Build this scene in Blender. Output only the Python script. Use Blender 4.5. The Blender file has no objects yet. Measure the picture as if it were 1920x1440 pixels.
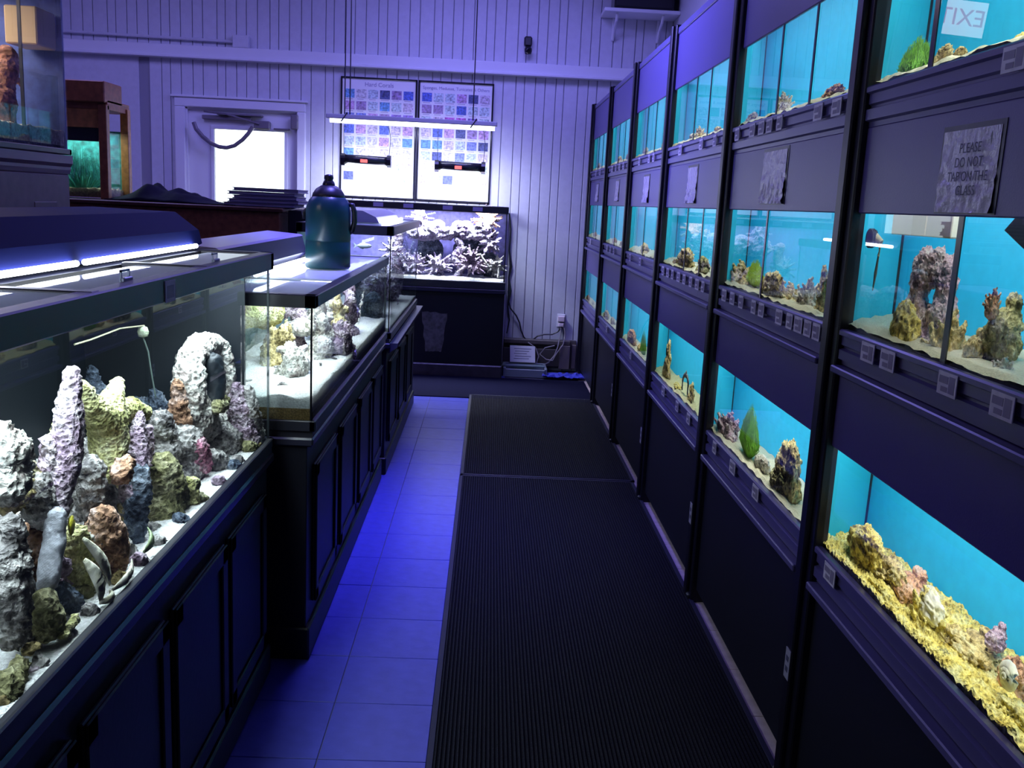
import bpy, bmesh, math, random
import numpy as np
from mathutils import Vector, Matrix, noise

# ------------------------------------------------------------------ camera, world, exposure, lights
sc = bpy.context.scene
CO = sc.collection
F_PX, EYE = 1773.6, 1.55
PITCH, YAW, ROLL = .188546, .0303607, .0487867
_cp, _sp, _cy, _sy = math.cos(PITCH), math.sin(PITCH), math.cos(YAW), math.sin(YAW)
FWD = Vector((_sy*_cp, _cy*_cp, -_sp)); _r = Vector((_cy, -_sy, 0)); _u = _r.cross(FWD)
RIGHT = _r*math.cos(ROLL) + _u*math.sin(ROLL)
UP = -_r*math.sin(ROLL) + _u*math.cos(ROLL)
cd = bpy.data.cameras.new('camera'); cam = bpy.data.objects.new('camera', cd); CO.objects.link(cam)
cd.sensor_width = 36; cd.lens = F_PX/1920*36; cd.clip_start = .02
M = Matrix((RIGHT, UP, -FWD)).transposed().to_4x4(); M.translation = (0, 0, EYE)
cam.matrix_world = M
sc.camera = cam
sc.view_settings.view_transform = 'Standard'; sc.view_settings.look = 'None'
sc.view_settings.exposure = 0; sc.view_settings.gamma = 1; sc.view_settings.use_curve_mapping = False
cy = sc.cycles
cy.use_denoising = True
cy.caustics_refractive = False; cy.caustics_reflective = False
cy.max_bounces = 8; cy.diffuse_bounces = 3; cy.glossy_bounces = 4; cy.transmission_bounces = 6
cy.transparent_max_bounces = 24; cy.sample_clamp_indirect = 3; cy.sample_clamp_direct = 0

w = bpy.data.worlds.new('daylight'); sc.world = w; w.use_nodes = True
w.node_tree.nodes['Background'].inputs[0].default_value = (.93, .96, 1, 1)
w.node_tree.nodes['Background'].inputs[1].default_value = 4.0

def area(name, loc, sx, sy, power, col, rot=(0, 0, 0), spread=180):
    l = bpy.data.lights.new(name, 'AREA'); l.shape = 'RECTANGLE'; l.size = sx; l.size_y = sy
    l.energy = power; l.color = col; l.spread = math.radians(spread)
    o = bpy.data.objects.new(name, l); CO.objects.link(o); o.location = loc; o.rotation_euler = rot
    return o
VIOLET = (.28, .25, 1.0)
BLUE = (.19, .17, 1.0)
area('ceiling_lamp', (-.2, 7.2, 3.66), 1.6, 1.0, 62, VIOLET)
area('ceiling_lamp', (-.9, 3.6, 3.66), 1.0, 1.2, 8, VIOLET)
area('ceiling_lamp', (-3.2, 6.4, 3.66), 1.6, 2.0, 42, (.34, .30, 1.0))
area('ceiling_lamp', (-.6, -1.0, 3.66), 1.2, 1.2, 3, (.35, .30, 1.0))
area('floor_fill', (-.35, 4.4, 3.6), .25, .9, 22, BLUE, spread=50)  # added spot without a fixture, brightens the middle of the floor
# added flood light without a fixture, brightens the upper rack panels
area('rack_fill', (-.9, 4.9, 3.15), .5, 1.6, 44, (.26, .24, 1.0), rot=(math.radians(4), math.radians(-74), 0), spread=72)
# the LED bars hung over the back tank
LEDC = (.62, .66, 1.0)
area('bar_lamp', (-.71, 8.40, 2.165), 1.35, .05, 21, LEDC, rot=(.7, 0, 0))
area('led_lamp', (-1.095, 8.42, 1.795), .38, .05, 17, LEDC, rot=(.7, 0, 0))
area('led_lamp', (-.286, 8.42, 1.78), .38, .05, 14, LEDC, rot=(.7, 0, 0))
RACK_LIGHT = (1.0, .97, .80)

def ray(u, v):
    return ((u-960)/F_PX)*RIGHT - ((v-720)/F_PX)*UP + FWD
def atx(u, v, x):
    d = ray(u, v); return Vector((0, 0, EYE)) + d*(x/d.x)
def aty(u, v, y):
    d = ray(u, v); return Vector((0, 0, EYE)) + d*(y/d.y)
def atz(u, v, z):
    d = ray(u, v); return Vector((0, 0, EYE)) + d*((z-EYE)/d.z)
XG = .894
def atr(u, v, x):
    """point at depth x behind the refracting rack glass"""
    d = ray(u, v).normalized(); p = Vector((0, 0, EYE)) + d*(XG/d.x)
    e = 1/1.33; c = d.x
    t = e*d + (math.sqrt(1-e*e*(1-c*c)) - e*c)*Vector((1, 0, 0))
    return p + t*((x-XG)/t.x)
def dist(p):
    return (p-Vector((0, 0, EYE))).dot(FWD)

# ------------------------------------------------------------------ materials
MATS = {}
def mat(name, col, rough=.5, metal=0, emit=None, es=0, spec=.5, bump=None, var=0):
    if name in MATS: return MATS[name]
    m = bpy.data.materials.new(name); m.use_nodes = True; nt = m.node_tree; b = nt.nodes['Principled BSDF']
    b.inputs['Base Color'].default_value = (*col, 1); b.inputs['Roughness'].default_value = rough
    b.inputs['Metallic'].default_value = metal; b.inputs['Specular IOR Level'].default_value = spec
    if emit: b.inputs['Emission Color'].default_value = (*emit, 1); b.inputs['Emission Strength'].default_value = es
    if bump or var:
        tc = nt.nodes.new('ShaderNodeTexCoord'); n = nt.nodes.new('ShaderNodeTexNoise')
        n.inputs['Scale'].default_value = (bump or (30, .1))[0]; n.inputs['Detail'].default_value = 5
        nt.links.new(tc.outputs['Object'], n.inputs['Vector'])
        if bump:
            bp = nt.nodes.new('ShaderNodeBump'); bp.inputs['Strength'].default_value = bump[1]; bp.inputs['Distance'].default_value = .01
            nt.links.new(n.outputs['Fac'], bp.inputs['Height']); nt.links.new(bp.outputs['Normal'], b.inputs['Normal'])
        if var:
            r = nt.nodes.new('ShaderNodeValToRGB'); r.color_ramp.elements[0].position = .3; r.color_ramp.elements[1].position = .7
            r.color_ramp.elements[0].color = (*[c*(1-var) for c in col], 1); r.color_ramp.elements[1].color = (*[min(1, c*(1+var)) for c in col], 1)
            nt.links.new(n.outputs['Fac'], r.inputs['Fac']); nt.links.new(r.outputs['Color'], b.inputs['Base Color'])
    MATS[name] = m; return m

def rockmat(name, c1, c2, c3, scale=14, pits=60, dark=.72, bs=1.0):
    m = bpy.data.materials.new(name); m.use_nodes = True; nt = m.node_tree; N = nt.nodes; L = nt.links
    b = N['Principled BSDF']; b.inputs['Roughness'].default_value = .85; b.inputs['Specular IOR Level'].default_value = .2
    g = N.new('ShaderNodeNewGeometry'); oi = N.new('ShaderNodeObjectInfo')
    a = N.new('ShaderNodeVectorMath'); a.operation = 'ADD'; L.new(g.outputs['Position'], a.inputs[0]); L.new(oi.outputs['Random'], a.inputs[1])
    n = N.new('ShaderNodeTexNoise'); n.inputs['Scale'].default_value = scale; n.inputs['Detail'].default_value = 4; n.inputs['Roughness'].default_value = .65
    L.new(a.outputs[0], n.inputs['Vector'])
    r = N.new('ShaderNodeValToRGB'); e = r.color_ramp.elements
    e[0].position = .34; e[0].color = (*c1, 1); e[1].position = .66; e[1].color = (*c3, 1)
    k = e.new(.5); k.color = (*c2, 1); L.new(n.outputs['Fac'], r.inputs['Fac'])
    v = N.new('ShaderNodeTexVoronoi'); v.inputs['Scale'].default_value = pits; L.new(a.outputs[0], v.inputs['Vector'])
    n2 = N.new('ShaderNodeTexNoise'); n2.inputs['Scale'].default_value = pits*1.6; n2.inputs['Detail'].default_value = 3; L.new(a.outputs[0], n2.inputs['Vector'])
    mx = N.new('ShaderNodeMath'); mx.operation = 'MULTIPLY'; L.new(v.outputs['Distance'], mx.inputs[0]); L.new(n2.outputs['Fac'], mx.inputs[1])
    mr = N.new('ShaderNodeMapRange'); mr.inputs['From Min'].default_value = .05; mr.inputs['From Max'].default_value = .30
    mr.inputs['To Min'].default_value = 1-dark; mr.inputs['To Max'].default_value = 1.15; L.new(mx.outputs[0], mr.inputs['Value'])
    mc = N.new('ShaderNodeMixRGB'); mc.blend_type = 'MULTIPLY'; mc.inputs['Fac'].default_value = 1
    L.new(r.outputs['Color'], mc.inputs['Color1']); L.new(mr.outputs[0], mc.inputs['Color2']); L.new(mc.outputs[0], b.inputs['Base Color'])
    bp = N.new('ShaderNodeBump'); bp.inputs['Strength'].default_value = bs; bp.inputs['Distance'].default_value = .016
    L.new(mx.outputs[0], bp.inputs['Height']); L.new(bp.outputs['Normal'], b.inputs['Normal'])
    MATS[name] = m; return m

def thin_glass(name, tint=(.93, .98, .97), refl=1.0, ior=1.5, milky=0.0):
    m = bpy.data.materials.new(name); m.use_nodes = True; nt = m.node_tree; N = nt.nodes; L = nt.links
    N.remove(N['Principled BSDF']); out = N['Material Output']
    fr = N.new('ShaderNodeFresnel'); fr.inputs['IOR'].default_value = ior
    mu = N.new('ShaderNodeMath'); mu.operation = 'MULTIPLY'; mu.inputs[1].default_value = refl; L.new(fr.outputs[0], mu.inputs[0])
    t = N.new('ShaderNodeBsdfTransparent'); t.inputs[0].default_value = (*tint, 1)
    gl = N.new('ShaderNodeBsdfGlossy'); gl.inputs['Roughness'].default_value = 0.0
    mix = N.new('ShaderNodeMixShader'); L.new(mu.outputs[0], mix.inputs[0]); L.new(t.outputs[0], mix.inputs[1]); L.new(gl.outputs[0], mix.inputs[2])
    last = mix
    if milky:
        df = N.new('ShaderNodeBsdfDiffuse'); df.inputs[0].default_value = (.85, .9, .92, 1)
        tl = N.new('ShaderNodeBsdfTranslucent'); tl.inputs[0].default_value = (.85, .9, .92, 1)
        ad = N.new('ShaderNodeMixShader'); L.new(df.outputs[0], ad.inputs[1]); L.new(tl.outputs[0], ad.inputs[2])
        m2 = N.new('ShaderNodeMixShader'); m2.inputs[0].default_value = milky
        L.new(mix.outputs[0], m2.inputs[1]); L.new(ad.outputs[0], m2.inputs[2]); last = m2
    L.new(last.outputs[0], out.inputs['Surface']); MATS[name] = m; return m

glass = thin_glass('clear_glass')
lidglass = thin_glass('lid_glass', (.95, .98, 1), 1, 1.5, .72)
waterm = thin_glass('water', (.90, .97, .98), .5, 1.33)
m = bpy.data.materials.new('water_glass'); m.use_nodes = True; nt = m.node_tree; nt.nodes.remove(nt.nodes['Principled BSDF'])
gb = nt.nodes.new('ShaderNodeBsdfGlass'); gb.inputs['IOR'].default_value = 1.33; gb.inputs['Roughness'].default_value = 0; gb.inputs['Color'].default_value = (.94, 1, 1, 1)
nt.links.new(gb.outputs[0], nt.nodes['Material Output'].inputs['Surface']); wglass = m

black = mat('black_plastic', (.012, .012, .02), .38)
blackg = mat('black_gloss', (.012, .012, .02), .22)
hood = mat('rack_panel', (.080, .064, .21), .40, bump=(220, .05))
rail = mat('rack_rail', (.085, .075, .20), .32)
postm = mat('rack_post', (.005, .0045, .012), .42, spec=.35)
cabm = mat('cabinet_black', (.006, .006, .011), .45, spec=.25, bump=(60, .05))
cabr = mat('rack_door_black', (.010, .010, .018), .42, spec=.3)
turq = mat('turquoise_backing', (.003, .30, .60), .6, var=.05)
turqs = mat('turquoise_side', (.005, .34, .58), .6)
white = mat('white_paint', (.78, .79, .84), .55)
wallm = mat('painted_panelling', (.62, .63, .70), .5, bump=(25, .06), var=.04)
ceilm = mat('ceiling_paint', (.55, .55, .6), .8)
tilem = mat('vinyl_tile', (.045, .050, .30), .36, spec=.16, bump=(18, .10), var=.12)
tilem_lit = mat('lit_vinyl_tile', (.46, .36, .38), .4, bump=(18, .12), var=.18)  # same tile as above, light reflected on the right strip put into its colour
groutm = mat('floor_base', (.05, .05, .10), .7)
matm = mat('rubber_mat', (.0065, .0065, .012), .8, spec=.10, bump=(160, .5))
matedge = mat('rubber_mat_edge', (.010, .010, .028), .6, spec=.2)
matback = mat('rubber_mat_backing', (.002, .002, .005), .85, spec=.05)
sandw = mat('white_sand', (.85, .85, .83), .9, bump=(160, .9), var=.25)
sandy = mat('yellow_gravel', (.78, .72, .42), .9, bump=(150, 1.0), var=.35)
sandb = mat('brown_sediment', (.30, .19, .07), .9, bump=(200, .8), var=.5)
wood = mat('brown_wood', (.27, .085, .035), .45, bump=(30, .1), var=.3)
woodl = mat('orange_wood', (.50, .20, .06), .45, bump=(30, .1), var=.3)
stain = mat('plum_cabinet', (.16, .09, .11), .5, var=.12)
hoodblue = mat('navy_hood', (.010, .016, .12), .7, spec=.08)
tealp = mat('teal_jug_plastic', (.007, .050, .065), .3)
paper = mat('paper', (.75, .75, .78), .6)
ink = mat('print_ink', (.05, .05, .09), .6)
inkt = mat('tag_ink', (.22, .20, .28), .6)
tagm = mat('tag_paper', (.62, .60, .66), .5, var=.15)
foil = mat('crinkled_plastic_sleeve', (.55, .52, .62), .14, bump=(45, .7))
led_w = mat('led_strip', (.9, .9, 1), .4, emit=(.78, .86, 1.0), es=22)
bar_w = mat('bar_tube', (.9, .9, 1), .4, emit=(.75, .78, 1.0), es=5)
red_e = mat('red_display', (.5, .02, .02), .4, emit=(1, .10, .10), es=2.6)
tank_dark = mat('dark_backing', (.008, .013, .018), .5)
tank_grey = mat('grey_green_backing', (.10, .17, .16), .6, var=.25)
tank_teal = mat('teal_backing', (.03, .16, .20), .6, var=.2)
tank_vio = mat('violet_backing', (.06, .05, .16), .6, var=.4)
brown_h = mat('heater_metal', (.10, .085, .085), .5, var=.2)

R_TAN = rockmat('live_rock_tan', (.16, .12, .05), (.62, .50, .24), (.86, .80, .50), 16, 70)
R_YEL = rockmat('live_rock_yellow', (.30, .22, .04), (.80, .68, .22), (.95, .90, .50), 18, 75)
R_PUR = rockmat('coralline_purple', (.20, .13, .20), (.50, .38, .48), (.78, .70, .74), 18, 90)
R_GRY = rockmat('live_rock_grey', (.10, .095, .10), (.36, .34, .33), (.72, .70, .66), 16, 70, .7)
R_WHT = rockmat('bleached_rock', (.34, .28, .26), (.80, .77, .70), (.92, .91, .86), 20, 70, .6)
R_OLV = rockmat('olive_rock', (.07, .075, .035), (.26, .25, .12), (.50, .48, .30), 16, 80, .6)
R_ORG = rockmat('rusty_rock', (.20, .10, .06), (.55, .32, .20), (.74, .55, .48), 20, 80, .6)
R_YGR = rockmat('yellow_green_rock', (.30, .30, .10), (.62, .60, .28), (.86, .84, .55), 16, 110, .4)
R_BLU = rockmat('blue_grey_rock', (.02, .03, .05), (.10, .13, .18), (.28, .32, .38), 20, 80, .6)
R_LAV = rockmat('lavender_coral', (.16, .10, .24), (.58, .50, .66), (.90, .88, .92), 22, 60, .7)
SHELL = rockmat('shell_white', (.62, .60, .42), (.88, .86, .72), (.95, .93, .84), 30, 40, .2, .3)
algae = mat('green_algae', (.16, .42, .03), .6, var=.4)
algae2 = mat('yellow_green_algae', (.42, .62, .04), .6, var=.3)

# ------------------------------------------------------------------ mesh helpers
class MB:
    def __init__(s): s.v = []; s.f = []
    def quad(s, *p):
        n = len(s.v); s.v += [tuple(q) for q in p]; s.f.append(tuple(range(n, n+len(p)))); return s
    def box(s, lo, hi, ch=0):
        x0, y0, z0 = lo; x1, y1, z1 = hi
        if ch <= 0:
            n = len(s.v); s.v += [(x, y, z) for x in (x0, x1) for y in (y0, y1) for z in (z0, z1)]
            s.f += [tuple(n+i for i in q) for q in ((0, 1, 3, 2), (4, 6, 7, 5), (0, 4, 5, 1), (2, 3, 7, 6), (0, 2, 6, 4), (1, 5, 7, 3))]
            return s
        bm = bmesh.new(); bmesh.ops.create_cube(bm, size=1)
        for v in bm.verts: v.co = Vector(((x0+x1)/2+v.co.x*(x1-x0), (y0+y1)/2+v.co.y*(y1-y0), (z0+z1)/2+v.co.z*(z1-z0)))
        ch = min(ch, .45*min(x1-x0, y1-y0, z1-z0))
        bmesh.ops.bevel(bm, geom=bm.edges[:], offset=ch, segments=1, affect='EDGES')
        s.addbm(bm); return s
    def addbm(s, bm):
        bm.verts.index_update(); n = len(s.v); s.v += [tuple(v.co) for v in bm.verts]
        s.f += [tuple(n+v.index for v in f.verts) for f in bm.faces]; bm.free()
    def tube(s, pts, r, seg=8, caps=True):
        pts = [Vector(p) for p in pts]; rs = r if isinstance(r, (list, tuple)) else [r]*len(pts)
        n0 = len(s.v); up = Vector((.13, .21, .97))
        for i, p in enumerate(pts):
            t = (pts[min(i+1, len(pts)-1)]-pts[max(i-1, 0)]).normalized()
            a = t.cross(up); a = a.normalized() if a.length > .05 else t.cross(Vector((1, 0, 0))).normalized(); b = t.cross(a)
            for k in range(seg):
                an = 2*math.pi*k/seg; s.v.append(tuple(p+rs[i]*(math.cos(an)*a+math.sin(an)*b)))
        for i in range(len(pts)-1):
            for k in range(seg):
                k2 = (k+1) % seg; A = n0+i*seg
                s.f.append((A+k, A+k2, A+seg+k2, A+seg+k))
        if caps:
            s.f.append(tuple(n0+k for k in range(seg))[::-1]); e = n0+(len(pts)-1)*seg; s.f.append(tuple(e+k for k in range(seg)))
        return s
    def lathe(s, prof, c=(0, 0, 0), seg=28):
        n0 = len(s.v); c = Vector(c)
        for r, z in prof:
            for k in range(seg):
                an = 2*math.pi*k/seg; s.v.append((c.x+r*math.cos(an), c.y+r*math.sin(an), c.z+z))
        for i in range(len(prof)-1):
            for k in range(seg):
                k2 = (k+1) % seg; A = n0+i*seg; s.f.append((A+k, A+k2, A+seg+k2, A+seg+k))
        s.f.append(tuple(n0+k for k in range(seg))[::-1]); e = n0+(len(prof)-1)*seg; s.f.append(tuple(e+k for k in range(seg)))
        return s
    def prof_y(s, prof, y0, y1):
        """extrude an (x,z) profile along y"""
        n = len(s.v); k = len(prof); s.v += [(x, y0, z) for x, z in prof]+[(x, y1, z) for x, z in prof]
        for i in range(k):
            j = (i+1) % k; s.f.append((n+i, n+j, n+k+j, n+k+i))
        s.f.append(tuple(n+i for i in range(k))[::-1]); s.f.append(tuple(n+k+i for i in range(k))); return s
    def build(s, name, m, parent=None, smooth=False, kind=None):
        me = bpy.data.meshes.new(name); me.from_pydata(s.v, [], s.f); me.update()
        ms = m if isinstance(m, (list, tuple)) else [m]
        for q in ms: me.materials.append(q)
        if smooth:
            for p in me.polygons: p.use_smooth = True
        o = bpy.data.objects.new(name, me); CO.objects.link(o)
        if parent is not None: o.parent = parent; o.matrix_parent_inverse = Matrix.Translation(-parent.location)
        if kind: o['kind'] = kind
        return o

def tag(o, label, cat, group=None, kind=None):
    o['label'] = label; o['category'] = cat
    if group: o['group'] = group
    if kind: o['kind'] = kind
    return o
def thing(name, loc, label, cat, group=None):
    o = bpy.data.objects.new(name, None); CO.objects.link(o); o.location = loc; o.empty_display_size = .05
    return tag(o, label, cat, group)
def struct(name, mb, m, parent=None):
    o = mb.build(name, m, parent)
    if parent is None: o['kind'] = 'structure'
    return o
def B(lo, hi, ch=0): return MB().box(lo, hi, ch)
def text(name, body, size, m, loc, rot, parent, align='CENTER', ext=.0006):
    c = bpy.data.curves.new(name, 'FONT'); c.body = body; c.size = size; c.extrude = ext; c.align_x = align; c.align_y = 'CENTER'; c.space_line = 1.0
    t = bpy.data.objects.new(name+'_src', c); CO.objects.link(t)
    dg = bpy.context.evaluated_depsgraph_get(); me = bpy.data.meshes.new_from_object(t.evaluated_get(dg)); me.name = name
    bpy.data.objects.remove(t); me.materials.clear(); me.materials.append(m)
    me.transform(Matrix.Translation(loc) @ rot.to_4x4())
    o = bpy.data.objects.new(name, me); CO.objects.link(o)
    if parent is not None: o.parent = parent; o.matrix_parent_inverse = Matrix.Translation(-parent.location)
    return o
ROT_BACK = Matrix(((1, 0, 0), (0, 0, -1), (0, 1, 0)))     # reads from -y side
ROT_RACK = Matrix(((0, 0, -1), (-1, 0, 0), (0, 1, 0)))    # reads from -x side
ROT_LEFT = Matrix(((0, 0, 1), (1, 0, 0), (0, 1, 0)))      # reads from +x side

def blobmesh(name, blobs, voxel, amp=.006, freq=60, seed=0, ridge=True):
    """union of ellipsoids (centre, radii) -> voxel skin -> fractal displacement"""
    bm = bmesh.new()
    for c, r in blobs:
        if not isinstance(r, (tuple, list)): r = (r, r, r)
        bmesh.ops.create_icosphere(bm, subdivisions=2, radius=1, matrix=Matrix.Translation(c) @ Matrix.Diagonal((*r, 1)))
    me = bpy.data.meshes.new(name); bm.to_mesh(me); bm.free()
    t = bpy.data.objects.new('t', me); CO.objects.link(t)
    md = t.modifiers.new('r', 'REMESH'); md.mode = 'VOXEL'; md.voxel_size = voxel; md.use_smooth_shade = True
    dg = bpy.context.evaluated_depsgraph_get(); m2 = bpy.data.meshes.new_from_object(t.evaluated_get(dg))
    bpy.data.objects.remove(t); bpy.data.meshes.remove(me); m2.name = name
    n = len(m2.vertices); co = np.empty(n*3); m2.vertices.foreach_get('co', co); co = co.reshape(-1, 3)
    no = np.empty(n*3); m2.vertices.foreach_get('normal', no); no = no.reshape(-1, 3)
    off = Vector((seed*3.7, seed*1.3, seed*7.1)); d = np.empty(n); fr = freq
    for i in range(n):
        p = Vector(co[i])*fr+off
        if ridge:
            a = 1-abs(noise.noise(p*.35))*2.2; b = 1-abs(noise.noise(p))*2.4; c = noise.noise(p*2.7)
            d[i] = a*.9+b*.9+c*.9+.5*noise.noise(p*6)-.8
        else: d[i] = noise.noise(p*.5)+.5*noise.noise(p*1.5)+.3*noise.noise(p*4)
    co = co+no*(d*amp)[:, None]; m2.vertices.foreach_set('co', co.ravel()); m2.update()
    return m2
def place_mesh(name, me, m, label=None, cat='rock', group=None, loc=None, scale=None, rz=0, parent=None):
    me.materials.clear(); me.materials.append(m)
    o = bpy.data.objects.new(name, me); CO.objects.link(o)
    if loc is not None: o.location = loc
    if scale is not None: o.scale = scale
    o.rotation_euler.z = rz
    if label: tag(o, label, cat, group)
    return o

# ------------------------------------------------------------------ room shell
YB = 8.9
fl = struct('floor', B((-5, -3, -.06), (1.56, YB+.3, -.004)), groutm)
def tile_mesh(wd, dp):
    return B((.0015, .0015, -.02), (wd-.0015, dp-.0015, 0), .0012)
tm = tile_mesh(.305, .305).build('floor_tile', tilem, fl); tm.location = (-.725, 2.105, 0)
random.seed(3)
for ci, cx in enumerate((-.725, -.42, -.115, .855, 1.16)):
    for k in range(22):
        y = 2.105+.305*k
        if y > 8.7 or (ci == 2 and k > 20): continue
        if ci == 0 and k == 0: continue
        if ci >= 3:
            o = bpy.data.objects.new('floor_tile', tm.data.copy()); o.data.materials[0] = tilem_lit
        else: o = bpy.data.objects.new('floor_tile', tm.data)
        CO.objects.link(o); o.parent = fl; o.matrix_parent_inverse = tm.matrix_parent_inverse
        o.location = (cx, y, 0); o.rotation_euler = (random.uniform(-.0012, .0012), random.uniform(-.0012, .0012), 0)
struct('ceiling', B((-5.1, -3.1, 3.7), (1.66, YB+.3, 3.8)), ceilm)
struct('wall_right', B((1.56, -3.1, -.06), (1.66, YB+.3, 3.8)), wallm)
struct('wall_left', B((-5.1, -3.1, -.06), (-5, YB+.3, 3.8)), wallm)
struct('wall_front', B((-5, -3.1, -.06), (1.56, -3, 3.8)), ceilm)
DX0, DX1, DZ = -2.80, -1.76, 2.27
wb = MB().box((-5, YB+.012, -.06), (DX0, YB+.12, 3.8)).box((DX1, YB+.012, -.06), (1.56, YB+.12, 3.8)).box((DX0, YB+.012, DZ), (DX1, YB+.12, 3.8))
wbk = struct('wall_back', wb, mat('groove_shadow_paint', (.30, .30, .36), .7))
random.seed(11)
xs = [-5.0]; pat = [.095, .078, .11, .098, .088, .098, .073, .127, .09, .105]
k = 0
edges = [.061, .175, .253, .351, .439, .537, .610, .737, .83, .91, 1.03, 1.12, 1.23, 1.30, 1.42, 1.50, 1.56]
x = .061; left = []
while x > -5:
    x -= pat[k % len(pat)]; k += 1; left.append(max(x, -5))
ex = left[::-1]+edges
for i in range(len(ex)-1):
    a, b = ex[i]+.003, ex[i+1]-.003
    if b-a < .02: continue
    for (z0, z1) in ((0, 2.70), (2.76, 3.70)):
        if z0 == 0 and a < DX1-.04 and b > DX0+.04: z0 = DZ+.02
        if z0 == 0 and a < -3.2: continue
        B((a, YB, z0), (b, YB+.014, z1), .003).build('wall_board', wallm, wbk)
B((-5, YB, 0), (-3.2, YB+.014, 2.70)).build('wall_board', wallm, wbk)
tr = MB().box((-5, YB-.07, 2.69), (1.56, YB+.01, 2.785), .006).box((-5, YB-.09, 2.675), (1.56, YB+.01, 2.695), .003)
struct('trim_1', tr, white)

# door with window
dr = bpy.data.objects.new('door_1', None); CO.objects.link(dr); dr.location = (-2.28, YB, 0); dr['kind'] = 'structure'
fm = MB()
fm.box((-2.885, YB-.03, 0), (-2.79, YB+.01, 2.262), .008).box((-1.79, YB-.03, 0), (-1.71, YB+.01, 2.262), .008).box((-2.885, YB-.03, 2.262), (-1.71, YB+.01, 2.345), .008)
fm.box((-2.91, YB-.045, 2.345), (-1.69, YB+.01, 2.365), .004)
fm.box((-2.80, YB, 0), (-2.775, YB+.1, 2.27)).box((-1.80, YB, 0), (-1.775, YB+.1, 2.27)).box((-2.8, YB, 2.25), (-1.76, YB+.1, 2.27))
fm.build('door_frame', white, dr)
WX0, WX1, WZ0, WZ1 = -2.545, -1.91, 1.05, 2.085
dl = MB().box((-2.775, YB+.03, .02), (WX0, YB+.075, 2.25)).box((WX1, YB+.03, .02), (-1.80, YB+.075, 2.25)).box((WX0, YB+.03, WZ1), (WX1, YB+.075, 2.25)).box((WX0, YB+.03, .02), (WX1, YB+.075, WZ0))
dl.build('door_leaf', white, dr)
MB().box((WX0, YB+.05, WZ0), (WX1, YB+.055, WZ1)).build('glass_pane', glass, dr)
gb_ = MB().box((WX0-.03, YB+.02, WZ1), (WX1+.03, YB+.032, WZ1+.03), .003).box((WX0-.03, YB+.02, WZ0), (WX0, YB+.032, WZ1), .003).box((WX1, YB+.02, WZ0), (WX1+.03, YB+.032, WZ1), .003)
gb_.build('glazing_bead', white, dr)
grm = mat('aged_metal', (.20, .18, .22), .45, .3)
cl = MB().box((-2.64, YB-.02, 2.165), (-2.20, YB+.03, 2.20), .004).box((-2.5, YB-.05, 2.205), (-2.1, YB+.03, 2.222), .004).box((-2.17, YB-.04, 2.10), (-2.03, YB+.03, 2.17), .008).tube([(-2.12, YB-.05, 2.14), (-2.4, YB-.08, 2.21), (-2.62, YB-.02, 2.23)], .009)
cl.build('door_closer', grm, dr)
pts = [aty(u, v, YB-.06) for u, v in ((363, 229), (368, 242), (380, 256), (395, 268), (410, 275), (425, 277), (440, 273), (455, 262), (466, 250), (474, 238))]
MB().tube(pts, .019).build('looped_cable', grm, dr)
p = aty(553, 228, YB-.03); MB().box((p.x-.035, YB-.05, p.z-.07), (p.x+.03, YB+.0, p.z+.06), .008).build('door_sensor', grm, dr)
MB().box((-2.0, YB-.01, 2.10), (-1.86, YB+.03, 2.115), .002).build('latch_plate', grm, dr)

# conduit with junction box
p = thing('wall_conduit', (-3, YB-.03, 2.84), 'lavender painted conduit pipe ending in a square box above the door', 'conduit')
MB().tube([(-4.9, YB-.03, 2.862), (-2.34, YB-.03, 2.838)], .014).build('pipe', wallm, p)
B((-2.35, YB-.07, 2.785), (-2.21, YB+.0, 2.895), .006).build('junction_box', wallm, p)

# security camera
p = aty(990, 85, YB-.05)
q = thing('security_camera', (p.x, YB-.04, p.z), 'small black security camera fixed high on the panelled wall', 'camera')
MB().lathe([(.001, -.035), (.028, -.033), (.034, -.01), (.034, .012), (.02, .03), (.001, .032)], (p.x+.003, YB-.075, p.z-.045), 16).build('lens_ball', blackg, q, True)
B((p.x-.035, YB-.07, p.z-.01), (p.x+.035, YB, p.z+.075), .012).build('body', black, q)
MB().tube([(p.x+.01, YB-.08, p.z-.05), (p.x+.005, YB-.115, p.z-.052)], .014, 12).build('lens', mat('lens_black', (.005, .005, .01), .1), q)

# wall shelf with loudspeaker
q = thing('wall_shelf', (1.2, YB-.15, 3.22), 'white bracket shelf high in the corner above the tank rack', 'shelf')
B((.90, YB-.32, 3.215), (1.56, YB, 3.245), .004).build('board', white, q)
for bx_ in (1.02, 1.42):
    mb = MB().tube([(bx_, YB-.26, 3.215), (bx_, YB-.22, 3.16), (bx_, YB-.10, 3.11), (bx_, YB-.025, 3.03)], .012)
    mb.box((bx_-.012, YB-.02, 3.02), (bx_+.012, YB, 3.215), .003); mb.build('bracket', white, q)
q = thing('loudspeaker', (1.3, YB-.15, 3.247), 'black box loudspeaker standing on the white corner shelf', 'loudspeaker')
B((.985, YB-.30, 3.247), (1.50, YB-.03, 3.60), .01).build('cabinet', blackg, q)
B((1.0, YB-.31, 3.262), (1.485, YB-.298, 3.585), .006).build('grille', mat('speaker_cloth', (.02, .02, .03), .9, bump=(400, .5)), q)

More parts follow.
